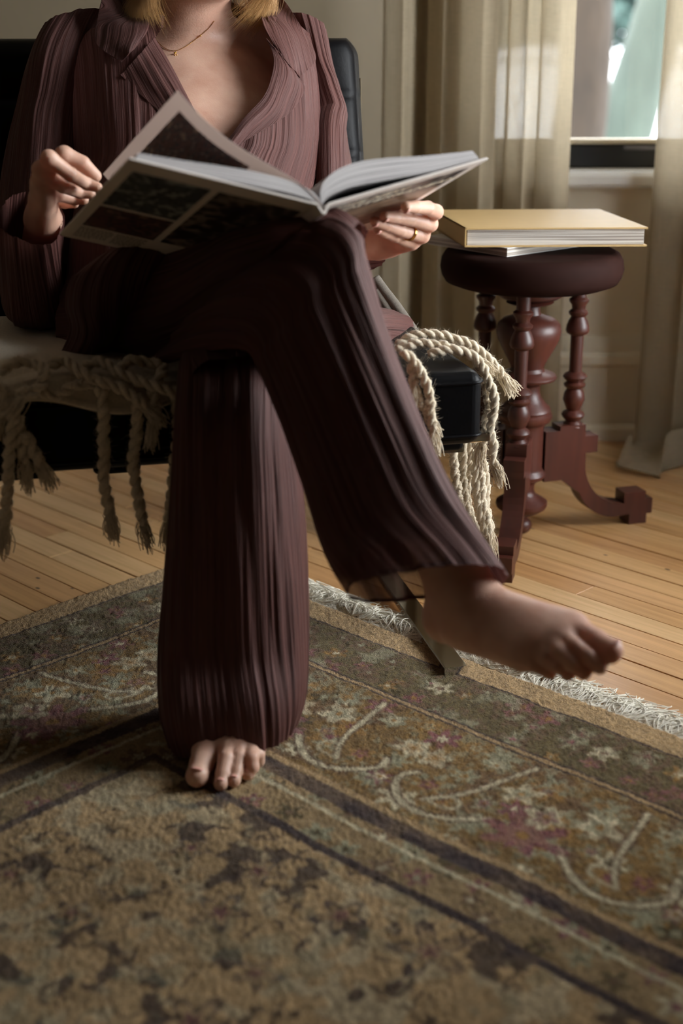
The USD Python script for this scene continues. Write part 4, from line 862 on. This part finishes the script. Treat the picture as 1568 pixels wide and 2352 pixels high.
def head_sdf(p):
    hp = lambda x, f, u: H0_ + HX * x + HF * f + HU * u
    d = ellipsoid(p, hp(0, -.012, .022), (.072, .092, .092), RH); d = smin(d, ellipsoid(p, hp(0, .022, -.03), (.060, .062, .078), RH), .03)
    d = smin(d, ellipsoid(p, hp(0, .062, -.092), (.024, .018, .018), RH), .028)                       # chin
    d = smin(d, cone(p, hp(0, .078, .01), hp(0, .098, -.028), .007, .011), .008)                      # nose
    for s in (-1, 1):
        d = smin(d, np.linalg.norm(p - hp(s * .010, .090, -.032), axis=1) - .0075, .006); d = smin(d, ellipsoid(p, hp(s * .073, -.012, -.015), (.008, .018, .030), RH), .006)
        d = -smin(-d, np.linalg.norm(p - hp(s * .031, .083, .004), axis=1) - .012, .012); d = smin(d, np.linalg.norm(p - hp(s * .031, .066, .002), axis=1) - .0125, .002)
        d = smin(d, cone(p, hp(s * .012, .080, .022), hp(s * .045, .066, .022), .006, .005), .008)
    for u, r in ((-.056, .0052), (-.065, .0062)): d = smin(d, cone(p, hp(-.018, .072, u), hp(.018, .072, u), r * .7, r * .7), .006); d = smin(d, cone(p, hp(-.008, .0775, u), hp(.008, .0775, u), r, r), .005)
    return d
def body_sdf(p):
    d = np.full(len(p), 1.0)
    def near(lo, hi, f, k):
        m = ((p > np.array(lo) - .09) & (p < np.array(hi) + .09)).all(1)
        if m.any(): d[m] = smin(d[m], f(p[m]), k)
    near(SM - .35, SM + [.35, .35, .12], torso_sdf, .02); near(PM - .3, PM + .3, torso_sdf, .02)
    near(H0_ - .13, H0_ + .13, head_sdf, .02)
    for el, sh in ((REL, RS), (LEL, LS)): near(np.minimum(el, sh), np.maximum(el, sh), lambda q: cone(q, sh, el, .040, .033), .03)
    for h in HANDS.values(): pts = np.array([h['wrist'], h['elbow'], *h['mcp'], *sum(h['f'], []), *h['thumb']]); near(pts.min(0), pts.max(0), lambda q: hand_sdf(q, h), .02)
    for hip, kn, an in ((RHIP, RKN, RAN), (LHIP, LKN, LAN)):
        near(np.minimum(hip, kn), np.maximum(hip, kn), lambda q: cone(q, hip, kn, .062, .042), .03); near(np.minimum(an, kn), np.maximum(an, kn), lambda q: smin(cone(q, kn, kn + (an - kn) * .35, .041, .036), cone(q, kn + (an - kn) * .35, an, .036, .0275), .012), .02)
    for f in FEET.values(): pts = np.array([f['ankle'], f['heel'], *sum(f['toes'], [])]); near(pts.min(0), pts.max(0), lambda q: foot_sdf(q, f), .02)
    return d
def relax(m, k):
    import scipy.sparse as sp
    v, e = np.array(m.vertices), m.edges_unique; n = len(v); A = sp.coo_matrix((np.ones(2 * len(e)), (np.r_[e[:, 0], e[:, 1]], np.r_[e[:, 1], e[:, 0]])), shape=(n, n)).tocsr(); dg = np.maximum(np.asarray(A.sum(1)).ravel(), 1)[:, None]
    for _ in range(k):
        for lam in (.5, -.52): v = v + lam * (A @ v / dg - v)
    m.vertices = v
def bounds(pts, pad): pts = np.array(pts); return pts.min(0) - pad, pts.max(0) + pad
def open_loops(m):
    e = m.edges_sorted; u, inv, n = np.unique(e, axis=0, return_inverse=True, return_counts=True); nx = {}
    for a, b in m.edges[n[inv.ravel()] == 1]: nx[a] = b
    loops = []
    while nx:
        a = next(iter(nx)); L = [a]
        while a in nx:
            a = nx.pop(a)
            if a == L[0]: break
            L.append(a)
        loops.append(L)
    return loops
def build_body():
    """fine hands and feet, a coarser rest, stitched loop to loop inside the sleeves and trouser legs into one surface"""
    cuts = []
    for h in HANDS.values():
        ax = h['wrist'] - h['elbow']; ax /= np.linalg.norm(ax); cuts.append((h['wrist'] + (h['elbow'] - h['wrist']) * .36, ax, [h['wrist'], *h['mcp'], *sum(h['f'], []), *h['thumb']], .034, .0016))
    for f in FEET.values():
        ax = f['ankle'] - f['knee']; ax /= np.linalg.norm(ax); cuts.append((f['ankle'] - ax * .11, ax, [f['ankle'], f['heel'], *sum(f['toes'], [])], .050, .0020))
    fine, boxes = [], []
    for q, ax, pts, pad, h in cuts:
        lo, hi = bounds(pts + [q], pad); boxes.append((lo, hi)); v, f = surface_nets(body_sdf, lo, hi, h); m = trimesh.Trimesh(v, f, process=False)
        m.update_faces((m.triangles_center - q) @ ax > 0); m.remove_unreferenced_vertices(); c = m.split(only_watertight=False); m = max(c, key=lambda x: len(x.faces)); relax(m, 4); fine.append(m)
    lo, hi = bounds([RS, LS, PM, RKN, LKN, RAN, LAN, REL, LEL, RHIP, LHIP, H0_ + [0, 0, .12], H0_ + [0, -.1, 0], RWR, LWR], .10)
    v, f = surface_nets(body_sdf, lo, hi, .0042); m = trimesh.Trimesh(v, f, process=False); c = m.triangles_center; keep = np.ones(len(c), bool)
    for (q, ax, *_), (lo, hi) in zip(cuts, boxes): keep &= ~(((c > lo) & (c < hi)).all(1) & ((c - q) @ ax > -.006))
    m.update_faces(keep); m.remove_unreferenced_vertices(); m = max(m.split(only_watertight=False), key=lambda x: len(x.faces)); relax(m, 4)
    V, F = np.array(m.vertices), np.array(m.faces); big = [L for L in open_loops(m) if len(L) > 12]
    for (q, ax, *_), g in zip(cuts, fine):
        n = len(V); V = np.vstack([V, g.vertices]); F = np.vstack([F, np.array(g.faces) + n]); A = min(big, key=lambda L: np.linalg.norm(V[L].mean(0) - q)); B = [x + n for x in max(open_loops(g), key=len)]
        x = np.cross(ax, [.3, .5, .8]); x /= np.linalg.norm(x); y = np.cross(ax, x); ang = lambda L: np.arctan2((V[L] - q) @ y, (V[L] - q) @ x)
        A, B = np.array(A), np.array(B); A = A[np.argsort(ang(A))]; B = B[np.argsort(ang(B))]; ta, tb = np.r_[ang(A), 9], np.r_[ang(B), 9]; i = j = 0; T_ = []
        while i < len(A) or j < len(B):
            a, b = A[i % len(A)], B[j % len(B)]
            if j >= len(B) or (i < len(A) and ta[i + 1 if i + 1 <= len(A) else i] <= tb[j + 1 if j + 1 <= len(B) else j]): T_.append((a, A[(i + 1) % len(A)], b)); i += 1
            else: T_.append((a, B[(j + 1) % len(B)], b)); j += 1
        F = np.vstack([F, np.array(T_)])
    return trimesh.Trimesh(V, F, process=False)
BODY = build_body()
def skin_mat():
    return usdkit.material(stage, '/World/Looks/skin', {'tc': ('texture_coordinate', {}), 'n': ('noise_texture', {'scale': 26.0, 'detail': 4.0}), 'r': ('rgb_ramp', {'ramp': [(.3, lin(190, 144, 122)), (.7, lin(208, 168, 146))]}),
        'f': ('noise_texture', {'scale': 420.0, 'detail': 3.0}), 'b': ('bump', {'strength': .22, 'distance': .0012}), 'p': ('principled_bsdf', {'roughness': .46, 'subsurface_weight': .10, 'subsurface_scale': .005, 'subsurface_radius': (1, .35, .2), 'specular_ior_level': .4})},
        [('tc.object', 'n.vector'), ('n.fac', 'r.fac'), ('r.color', 'p.base_color'), ('tc.object', 'f.vector'), ('f.fac', 'b.height'), ('b.normal', 'p.normal')], surface='p.BSDF')
M['skin'] = skin_mat(); M['nail'] = mat('nail', lin(214, 158, 142), .25); M['gold'] = mat('gold', lin(226, 178, 96), .2, metallic=1.0)
def crinkle_mat(name, c0, c1, rough=.56):
    return usdkit.material(stage, '/World/Looks/' + name, {'tc': ('texture_coordinate', {}), 'mp': ('mapping', {'scale': (310, 7, 1)}), 'n': ('noise_texture', {'scale': 1.0, 'detail': 3.0, 'roughness': .55}), 'mq': ('mapping', {'scale': (1500, 1500, 1)}), 'w': ('noise_texture', {'scale': 1.0, 'detail': 1.0}),
        'ad': ('math', {'math_type': 'multiply_add', 'value2': .18}), 'r': ('rgb_ramp', {'ramp': [(.3, c0), (.72, c1)]}), 'b': ('bump', {'strength': .9, 'distance': .0032}),
        'p': ('principled_bsdf', {'roughness': rough, 'sheen_weight': .12, 'sheen_roughness': .3, 'sheen_tint': (1, .78, .72), 'specular_ior_level': .38, 'specular_tint': (1, .84, .80)}), 't': ('translucent_bsdf', {'color': c1}), 'm': ('mix_closure', {'fac': .12}), 'at': ('attribute', {'attribute': 'Cd'}), 'x': ('transparent_bsdf', {'color': (.96, .88, .84)}), 'mx': ('mix_closure', {})},
        [('tc.UV', 'mp.vector'), ('mp.vector', 'n.vector'), ('tc.UV', 'mq.vector'), ('mq.vector', 'w.vector'), ('w.fac', 'ad.value1'), ('n.fac', 'ad.value3'), ('n.fac', 'r.fac'), ('r.color', 'p.base_color'), ('ad.value', 'b.height'), ('b.normal', 'p.normal'), ('b.normal', 't.normal'), ('p.BSDF', 'm.closure1'), ('t.BSDF', 'm.closure2'), ('at.fac', 'mx.fac'), ('m.closure', 'mx.closure1'), ('x.BSDF', 'mx.closure2')], surface='mx.closure')
M['mauve'] = crinkle_mat('mauve_crinkle', lin(72, 42, 38), lin(96, 57, 51))

# ------------------------------------------------------------------ clothes
def pring(a, b, ya, yb, tf, tb, ex=2.5): A, B = at(*a, y=ya), at(*b, y=yb); return np.array([*((A + B) / 2), *((B - A) / 2), tf, tb, ex])
def loft(rings, nu, nv):
    R = spline(np.array(rings), nv); c, w, tf, tb, ex = R[:, :3], R[:, 3:6], R[:, 6], R[:, 7], R[:, 8]
    t = np.gradient(c, axis=0); t /= np.linalg.norm(t, axis=1, keepdims=True) + 1e-9; d = np.cross(w, t); d /= np.linalg.norm(d, axis=1, keepdims=True) + 1e-9
    th = np.arange(nu) * 2 * PI / nu; co, si = np.cos(th), np.sin(th); e = (2 / ex)[:, None]
    cc = np.sign(co) * np.abs(co) ** e; ss = np.sign(si) * np.abs(si) ** e; k = np.where(si > 0, tb[:, None], tf[:, None]) * ss
    return c[:, None] + w[:, None] * cc[..., None] + d[:, None] * k[..., None]
def arc_uv(P, closed):
    Q = np.concatenate([P, P[:, :1]], 1) if closed else P
    su = np.concatenate([np.zeros((len(P), 1)), np.cumsum(np.linalg.norm(np.diff(Q, axis=1), axis=2), 1)], 1); s = su[:, :P.shape[1]]
    per = np.median(su[:, -1]); s = s / su[:, -1:] * per
    v = np.concatenate([np.zeros((1, P.shape[1])), np.cumsum(np.linalg.norm(np.diff(P, axis=0), axis=2), 0)], 0); return s, v, per
def pleat(P, closed, seed, amps, out=1, fade=None):
    """crinkle pleats and longer folds running along the rows' direction; returns displaced points and uv in metres"""
    s, v, per = arc_uv(P, closed); d = np.zeros(P.shape[:2])
    for lam, amp, vl in amps:
        f = lambda S: meshkit.noise(np.stack([S / lam, v / vl, np.full_like(S, seed)], -1), seed) - .5
        n = f(s)
        if closed: b = np.clip((s / per - .88) / .12, 0, 1); n = n * (1 - b) + f(s - per) * b
        d += amp * 2 * n
    du = np.roll(P, -1, 1) - np.roll(P, 1, 1) if closed else np.gradient(P, axis=1); dv = np.gradient(P, axis=0); n = np.cross(du, dv); n /= np.linalg.norm(n, axis=2, keepdims=True) + 1e-9
    if fade is not None: d = d * fade
    return P + n * d[..., None] * out, np.stack([s, v], -1)
FINE = [(.0042, .0011, .10), (.011, .0022, .14), (.032, .0040, .2)]
garments = {'shirt': [], 'trousers': []}; thin = {}
def garment(which, rings, nu, nv, seed, amps=FINE, hem=0.0):
    P = loft(rings, nu, nv); P, uv = pleat(P, True, seed, amps, fade=1 + hem * np.linspace(0, 1, nv)[:, None] ** 2)
    f = grid_faces(nv, nu, True); garments[which].append((P.reshape(-1, 3), f, uv.reshape(-1, 2))); return P
# trousers
garment('trousers', [pring((215, 850), (300, 560), 1.97, 1.99, .085, .085), pring((330, 840), (430, 545), 1.88, 1.90, .08, .08), pring((480, 790), (560, 512), 1.78, 1.80, .072, .075), pring((600, 690), (690, 482), 1.69, 1.70, .062, .07), pring((690, 640), (790, 486), 1.64, 1.65, .05, .06), pring((735, 620), (835, 515), 1.635, 1.64, .03, .05)], 420, 150, 3, [(.0042, .0010, .10), (.011, .0018, .14), (.03, .002, .2)])
FL = garment('trousers', [pring((352, 832), (722, 512), 1.765, 1.60, .022, .03, 3.2), pring((480, 798), (780, 492), 1.675, 1.60, .030, .035, 3.2), pring((562, 800), (835, 530), 1.62, 1.598, .036, .04, 3.2), pring((592, 845), (856, 615), 1.61, 1.59, .040, .045, 3.2), pring((636, 960), (903, 770), 1.58, 1.575, .044, .045, 3.2), pring((682, 1105), (978, 960), 1.545, 1.545, .046, .045, 3.2), pring((738, 1265), (1062, 1140), 1.505, 1.505, .047, .044, 3.2), pring((800, 1365), (1170, 1322), 1.455, 1.452, .056, .046, 3.2)], 560, 330, 7, [(.0042, .0012, .14), (.013, .0030, .22), (.045, .0075, .35)])
garment('trousers', [pring((450, 830), (690, 800), 1.90, 1.90, .05, .07), pring((428, 812), (690, 775), 1.77, 1.77, .045, .07), pring((412, 940), (668, 940), 1.675, 1.675, .055, .07), pring((398, 1120), (682, 1120), 1.66, 1.66, .058, .07), pring((385, 1300), (694, 1300), 1.652, 1.652, .062, .07), pring((373, 1480), (706, 1480), 1.645, 1.645, .068, .07), pring((376, 1610), (704, 1590), 1.63, 1.635, .088, .07), pring((400, 1690), (688, 1655), 1.625, 1.635, .090, .07)], 520, 260, 11, [(.0042, .0011, .14), (.013, .0026, .2), (.05, .0075, .3)], hem=.8)
garment('trousers', [pring((500, 800), (960, 765), 2.12, 2.14, .05, .09), pring((520, 810), (880, 760), 1.98, 2.0, .05, .09), pring((500, 830), (800, 770), 1.84, 1.86, .05, .09), pring((440, 860), (720, 780), 1.72, 1.73, .05, .08), pring((440, 900), (690, 860), 1.66, 1.66, .04, .06)], 300, 90, 13)
# the cloth thins to a sheer edge at the swinging hem
th_ = np.arange(560) * 2 * PI / 560; vv_ = np.linspace(0, 1, 330)[:, None]; thin[('trousers', 1)] = (.24 * np.clip((vv_ - .915) / .03, 0, 1) * (vv_ < .988) * np.clip((.25 - np.cos(th_)[None]) / .2, 0, 1)).reshape(-1)
# shirt: trunk and sleeves
TORSO = [pring((352, 40), (575, 20), 2.205, 2.265, .055, .06), pring((250, 66), (655, 40), 2.19, 2.28, .075, .065), pring((150, 130), (705, 108), 2.165, 2.295, .095, .07), pring((150, 215), (718, 205), 2.115, 2.245, .120, .09), pring((160, 320), (724, 320), 2.075, 2.20, .124, .10), pring((170, 430), (718, 430), 2.045, 2.155, .122, .10), pring((160, 540), (700, 540), 2.01, 2.09, .12, .10), pring((150, 660), (690, 640), 1.975, 2.055, .12, .10), pring((150, 760), (690, 740), 1.97, 2.04, .10, .10)]
P = loft(TORSO, 700, 300); TP, TUV = pleat(P, True, 17, [(.0040, .0011, .12), (.009, .0014, .16), (.05, .005, .25)])
def depth_of(V, F, q):
    """distance along the view at which pixel Q first meets the mesh (None when it misses)"""
    px = pix(V); d = np.linalg.norm(V - [0, 0, EYE], axis=1); a, b, c = px[F[:, 0]], px[F[:, 1]], px[F[:, 2]]; out = []
    mn, mx = np.minimum(np.minimum(a, b), c), np.maximum(np.maximum(a, b), c); dd = d[F]
    order = np.argsort(mn[:, 0]); mn0 = mn[order, 0]
    wmax = (mx[:, 0] - mn[:, 0]).max()
    for x, y in q:
        i0, i1 = np.searchsorted(mn0, [x - wmax, x]); k = order[i0:i1]; k = k[(mx[k, 0] >= x) & (mn[k, 1] <= y) & (mx[k, 1] >= y)]
        if not len(k): out.append(np.nan); continue
        A, B, C = a[k], b[k], c[k]; den = (B[:, 1] - C[:, 1]) * (A[:, 0] - C[:, 0]) + (C[:, 0] - B[:, 0]) * (A[:, 1] - C[:, 1]) + 1e-12
        l1 = ((B[:, 1] - C[:, 1]) * (x - C[:, 0]) + (C[:, 0] - B[:, 0]) * (y - C[:, 1])) / den; l2 = ((C[:, 1] - A[:, 1]) * (x - C[:, 0]) + (A[:, 0] - C[:, 0]) * (y - C[:, 1])) / den; l3 = 1 - l1 - l2
        ok = (l1 > -1e-4) & (l2 > -1e-4) & (l3 > -1e-4)
        out.append((l1 * dd[k, 0] + l2 * dd[k, 1] + l3 * dd[k, 2])[ok].min() if ok.any() else np.nan)
    return np.array(out)
def on_mesh(V, F, q, lift, shape=None):
    d = depth_of(V, F, q); q = np.asarray(q, float); ok = ~np.isnan(d); d = np.where(ok, d, d[ok][cKDTree(q[ok]).query(q)[1]])
    if shape: d = gaussian_filter(d.reshape(shape), (1.2, 2.0), mode='nearest').ravel()
    r = np.array([ray(x, y) for x, y in q]); r /= np.linalg.norm(r, axis=1, keepdims=True); return np.array([0, 0, EYE]) + r * (d - lift)[:, None]
PS = loft([pring((352, -75), (575, -95), 2.195, 2.255, .055, .06)] + TORSO, 160, 90); SV, SF = PS.reshape(-1, 3), grid_faces(90, 160, True)       # the smooth trunk, for the lapels to lie on
VPOLY = Polygon([(385, -60), (375, 60), (352, 92), (406, 192), (450, 276), (498, 360), (513, 360), (576, 278), (618, 228), (640, 140), (624, 92), (612, 20), (600, -60)])
import shapely
from scipy.spatial import cKDTree
from scipy.ndimage import gaussian_filter
f = grid_faces(300, 700, True); V = TP.reshape(-1, 3); cen = pix(V[f].mean(1)); nrm = np.cross(V[f[:, 1]] - V[f[:, 0]], V[f[:, 2]] - V[f[:, 0]]); face = (nrm * (V[f].mean(1) - [0, 0, EYE])).sum(1)
inside = shapely.contains_xy(VPOLY, cen[:, 0], cen[:, 1]); frontmost = V[f].mean(1)[:, 1] < (P.mean(1)[:, 1])[np.minimum(f[:, 0] // 700, 299)]
garments['shirt'].append((V, f[~(inside & frontmost)], TUV.reshape(-1, 2)))
garment('shirt', [pring((95, 118), (250, 66), 2.16, 2.20, .07, .07), pring((66, 195), (205, 175), 2.13, 2.15, .075, .075), pring((40, 280), (188, 270), 2.10, 2.12, .07, .075), pring((18, 370), (188, 360), 2.07, 2.09, .07, .075), pring((8, 470), (186, 480), 2.05, 2.06, .07, .07), pring((8, 590), (175, 640), 2.04, 2.04, .06, .06), pring((12, 640), (150, 650), 1.99, 1.99, .05, .06), pring((10, 570), (142, 585), 1.935, 1.935, .045, .045), pring((10, 478), (140, 520), 1.895, 1.895, .042, .04)], 380, 220, 23, [(.0040, .0011, .12), (.009, .0016, .16), (.05, .008, .22)])
garment('shirt', [pring((618, 66), (742, 112), 2.30, 2.325, .07, .07), pring((670, 150), (757, 165), 2.29, 2.305, .065, .07), pring((684, 225), (775, 235), 2.27, 2.285, .072, .07), pring((690, 310), (788, 320), 2.235, 2.255, .075, .07), pring((690, 400), (802, 400), 2.185, 2.195, .075, .065), pring((690, 500), (806, 500), 2.15, 2.16, .07, .06), pring((730, 560), (832, 530), 2.07, 2.07, .055, .05), pring((800, 592), (872, 545), 1.985, 1.985, .045, .04)], 320, 200, 29, [(.0040, .0011, .12), (.009, .0016, .16), (.05, .008, .22)])
def patch(which, A, B, lift, seed, n1=170, n2=120, depth=None, amps=None, thick=.0016, roll=.006):
    """cloth between two edges given in the photograph's outline, lying LIFT above the trunk; rows run from A to B"""
    a, b = spline(np.array(A, float), 26), spline(np.array(B, float), 26); g = np.array([a * (1 - w) + b * w for w in np.linspace(0, 1, 9)]); h = g.shape[:2]
    if depth is None:
        w = np.linspace(0, 1, 9)[:, None] * np.ones(26); q = on_mesh(SV, SF, g.reshape(-1, 2), (lift + roll * np.sin(PI * np.minimum(w * 1.25, 1)) ).reshape(-1), h).reshape(h + (3,))
    else: q = np.array([[at(*g[i, j], y=depth(i / 8, j / 25)) for j in range(26)] for i in range(9)])
    # smooth resample
    q = spline(q, n2); q = np.swapaxes(spline(np.swapaxes(q, 0, 1), n1), 0, 1)
    q, uv = pleat(np.swapaxes(q, 0, 1) if False else q, False, seed, [], 1)
    s, v, _ = arc_uv(q, False); d = np.zeros(q.shape[:2])
    for lam, amp, vl in (amps or [(.0042, .0008, .10), (.012, .0014, .12)]): d += 2 * amp * (meshkit.noise(np.stack([v / lam, s / vl, np.full_like(s, seed)], -1), seed) - .5)
    n = np.cross(np.gradient(q, axis=1), np.gradient(q, axis=0)); n /= np.linalg.norm(n, axis=2, keepdims=True) + 1e-9; q = q + n * d[..., None]
    m = sheet(q, thick); u = np.stack([v, s], -1).reshape(-1, 2); garments[which].append((np.array(m.vertices), np.array(m.faces), np.vstack([u, u])))
# lapels and collar leaves
patch('shirt', [(355, 84), (390, 142), (424, 206), (462, 278), (486, 322), (508, 364)], [(276, 172), (318, 214), (381, 268), (432, 312), (470, 340), (506, 366)], .003, 41)
patch('shirt', [(612, 88), (628, 134), (622, 180), (604, 226), (560, 276), (504, 356)], [(690, 178), (700, 207), (672, 252), (636, 280), (570, 319), (508, 360)], .004, 43)
patch('shirt', [(352, -20), (345, 30), (338, 70), (312, 108)], [(240, -20), (226, 32), (221, 100), (278, 142)], .010, 47)
patch('shirt', [(590, -20), (596, 10), (606, 60), (640, 122)], [(640, -15), (676, 36), (724, 130), (688, 178)], .010, 53)
# shirt tail over the lap
patch('shirt', [(300, 545), (210, 590), (158, 640), (145, 700), (158, 760), (132, 830)], [(500, 490), (470, 520), (420, 600), (340, 710), (290, 780), (244, 830)], 0, 59, 240, 240, depth=lambda i, j: 1.80 + .04 * i - .035 * math.sin(PI * i) + .06 * abs(j - .35) - .02 * math.sin(PI * j), amps=[(.0042, .0010, .1), (.012, .0026, .12), (.03, .004, .2)])

def build_person():
    th = thing('person', 'person in a mauve crinkled shirt and wide trousers, barefoot, legs crossed, reading an open book', 'person', (-.16, 1.95, .45))
    obj('body', BODY, M['skin'], th, smooth=True, label='bare skin of neck, chest, hands and feet')
    for k, lab in (('shirt', 'mauve crinkled shirt with wide lapels'), ('trousers', 'mauve crinkled wide-leg trousers')):
        V, F, U, C, n = [], [], [], [], 0
        for gi, (v, f, u) in enumerate(garments[k]): V.append(v); F.append(f + n); U.append(u); C.append(np.repeat(thin.get((k, gi), np.zeros(len(v)))[:, None], 3, 1)); n += len(v)
        p = obj(k, trimesh.Trimesh(np.vstack(V), np.vstack(F), process=False), M['mauve'], th, smooth=True, uv=np.vstack(U), cd=np.vstack(C), label=lab); origin[p] = origin[th]
    def nail(tip, prev, out, w, l, par=th, nm='fingernail'):
        d = tip - prev; d /= np.linalg.norm(d); out = out - d * (out @ d); out /= np.linalg.norm(out); s = np.cross(d, out); m = trimesh.creation.icosphere(2); v = m.vertices
        q = np.sign(v) * np.abs(v) ** .75; m.vertices = tip + d * (q[:, :1] * l / 2) + s * (q[:, 1:2] * w / 2) + out * (q[:, 2:3] * .0018 - .22 * (q[:, 1:2] ** 2) * w * .5); m.fix_normals(); obj(nm, m, M['nail'], par, smooth=True)
    body = f'{th}/body'; origin[body] = origin[th]
    for c, r in zip(HANDS['L']['f'], FR): nail(c[3] + (c[3] - c[2]) / np.linalg.norm(c[3] - c[2]) * .001 - n2_ * (r[3] - .0006), c[2], -n2_ + UP * .15, .0098, .0115, body)
    for f, o in ((FEET['L'], np.array([0, -.25, 1.0])), (FEET['R'], np.array([.25, -.35, .9]))):
        for c, r in zip(f['toes'], TR): oo = o / np.linalg.norm(o); nail(c[-1] + oo * (r[-1] * .96) - (c[-1] - c[-2]) / np.linalg.norm(c[-1] - c[-2]) * .001, c[-2], oo, r[-1] * 1.3, r[-1] * 1.15, body, 'toenail')
    # ring on the third finger
    c = HANDS['L']['f'][2]; a = c[0] * .42 + c[1] * .58; d = c[1] - c[0]; d /= np.linalg.norm(d); x = np.cross(d, UP); x /= np.linalg.norm(x); y = np.cross(d, x); ph = np.linspace(0, 2 * PI, 49)
    rp = a + .0100 * (np.cos(ph)[:, None] * x + np.sin(ph)[:, None] * y); prof = [rp + d * k for k in (-.0016, .0, .0016)]
    obj('ring', cat3([tube(rp + d * k, .0011, 8, cap=False) for k in (-.0011, 0, .0011)]), M['gold'], th, smooth=True, label='gold ring on a finger')
    # fine necklace with a small pendant
    bv, bf = np.array(BODY.vertices), np.array(BODY.faces); keep = (bv[bf].mean(1)[:, 2] > .68) & (bv[bf].mean(1)[:, 1] > 1.9); bf = bf[keep]
    q = spline(np.array([(352, 84), (372, 106), (398, 117), (424, 108), (452, 88), (478, 66), (492, 48)], float), 60)
    c = on_mesh(bv, bf, q, .0012); nk = obj('necklace', tube(c, .00045, 6), M['gold'], th, smooth=True, label='thin gold necklace'); origin[nk] = origin[th]
    pc = on_mesh(bv, bf, [(401, 122)], .003)[0]; pend = []
    for dx, dz, r in ((0, .0, .0016), (0, -.0034, .0015), (.0026, -.0026, .0012), (-.0006, -.006, .0014), (.0018, .0010, .0012)): m = trimesh.creation.icosphere(2, r); m.apply_translation(pc + [dx, 0, dz]); pend.append(m)
    obj('pendant', cat3(pend), M['gold'], nk, smooth=True)
    m = trimesh.creation.icosphere(2, .0013); m.apply_translation(on_mesh(bv, bf, [(460, 82)], .002)[0]); obj('bead', m, M['gold'], nk, smooth=True)
    # hair: locks falling to the shoulders, and the crown above the frame
    M['hair'] = usdkit.material(stage, '/World/Looks/blonde_hair', {'hi': ('hair_info', {}), 'r': ('rgb_ramp', {'ramp': [(0, lin(120, 88, 52)), (.5, lin(176, 134, 82)), (1, lin(206, 168, 112))]}), 'oi': ('hair_info', {}), 'p': ('principled_bsdf', {'roughness': .42, 'specular_ior_level': .5}), 'w': ('white_noise_texture', {'dimensions': '1D'})}, [('hi.index', 'w.w'), ('w.value', 'r.fac'), ('r.color', 'p.base_color')], surface='p.BSDF')
    rr = np.random.default_rng(31); S, Wd = [], []
    def lock(pts, n, spread, curl, w=.00022):
        q = spline(np.array([at(x, y, y=d) for x, y, d in pts]), 22); t = np.linspace(0, 1, 22)[:, None]
        for _ in range(n):
            o = rr.normal(size=3) * spread * [1, .8, .3]; tw = rr.normal(size=3) * curl; cut = int(22 * rr.uniform(.72, 1.0))
            s = q + o * (1 - .55 * t) + tw * np.sin(2.2 * t * PI * rr.uniform(.5, 1.2)) * t + rr.normal(size=3) * .006 * t ** 3
            S.append(s[:cut]); k = np.full(cut, w); k[-4:] *= np.linspace(1, .35, 4); Wd.append(k)
    hp = lambda x, f_, u: H0_ + HX * x + HF * f_ + HU * u
    def fall(side, tip, n, spread, curl, f0):
        """a lock from the parting over the side of the head down to TIP (pixel, distance)"""
        a = [hp(side * .012, -.01 + f0, .118), hp(side * .060, .0 + f0, .085), hp(side * .083, .01 + f0, .02), hp(side * .082, .012 + f0, -.06)]; t = at(*tip[:2], y=tip[2]); b = a[-1] * .45 + t * .55 + XT * side * .012
        q = spline(np.array(a + [b, t]), 30); k = np.linspace(0, 1, 30)[:, None]
        for _ in range(n):
            o = rr.normal(size=3) * spread * [1, 1, .3]; tw = rr.normal(size=3) * curl; cut = int(30 * rr.uniform(.72, 1.0)); s_ = q + o * (.4 + 1.0 * k * (1 - .75 * k)) + tw * np.sin(2.2 * k * PI * rr.uniform(.5, 1.2)) * k + rr.normal(size=3) * .007 * k ** 3
            S.append(s_[:cut]); w = np.full(cut, .00022); w[-4:] *= np.linspace(1, .35, 4); Wd.append(w)
    for i_, x in enumerate(np.linspace(284, 384, 15)): j_ = rr.normal(); fall(-1, (x, 100 - abs(x - 318) * .55 + 5 * j_, 2.115 - .03 * (i_ / 14)), 110, .0055, .004, -.05 + .075 * i_ / 14)
    for i_, x in enumerate(np.linspace(604, 516, 15)): j_ = rr.normal(); fall(1, (x, 90 - abs(x - 556) * .75 + 7 * j_, 2.215 - .05 * (i_ / 14)), 110, .0055, .005, -.05 + .075 * i_ / 14)
    for _ in range(2600):                                          # scalp hair around the back and sides of the head
        a = rr.uniform(.35 * PI, 1.65 * PI); s = np.linspace(0, 1, 12)
        el = np.linspace(1.45, -.1, 12); rad = 1.10 + .06 * rr.random()
        pth = np.array([hp(.078 * rad * math.cos(e) * math.sin(a), -.012 + .098 * rad * math.cos(e) * math.cos(a), .022 + .098 * rad * math.sin(e)) for e in el]); dn = np.array([pth[-1] + [0, 0, -.028 * k] + rr.normal(size=3) * .003 for k in range(1, 4 + int(rr.random() * 2))])
        S.append(np.vstack([pth, dn])); Wd.append(np.full(12 + len(dn), .0004))
    curves('hair', S, np.concatenate(Wd), M['hair'], th, label='shoulder-length blonde hair', kind='stuff')
    cap = trimesh.creation.icosphere(4); v = cap.vertices; k = (v[:, 1] < .35 + .5 * v[:, 2]); cap.vertices = np.array([hp(.0765 * a, -.013 + .0965 * b, .024 + .0965 * c) for a, b, c in v]); cap.update_faces(k[cap.faces].all(1)); cap.remove_unreferenced_vertices()
    M['scalp'] = mat('hair_scalp', lin(150, 112, 68), .6); obj('hair_cap', cap, M['scalp'], th, smooth=True)
build_person()
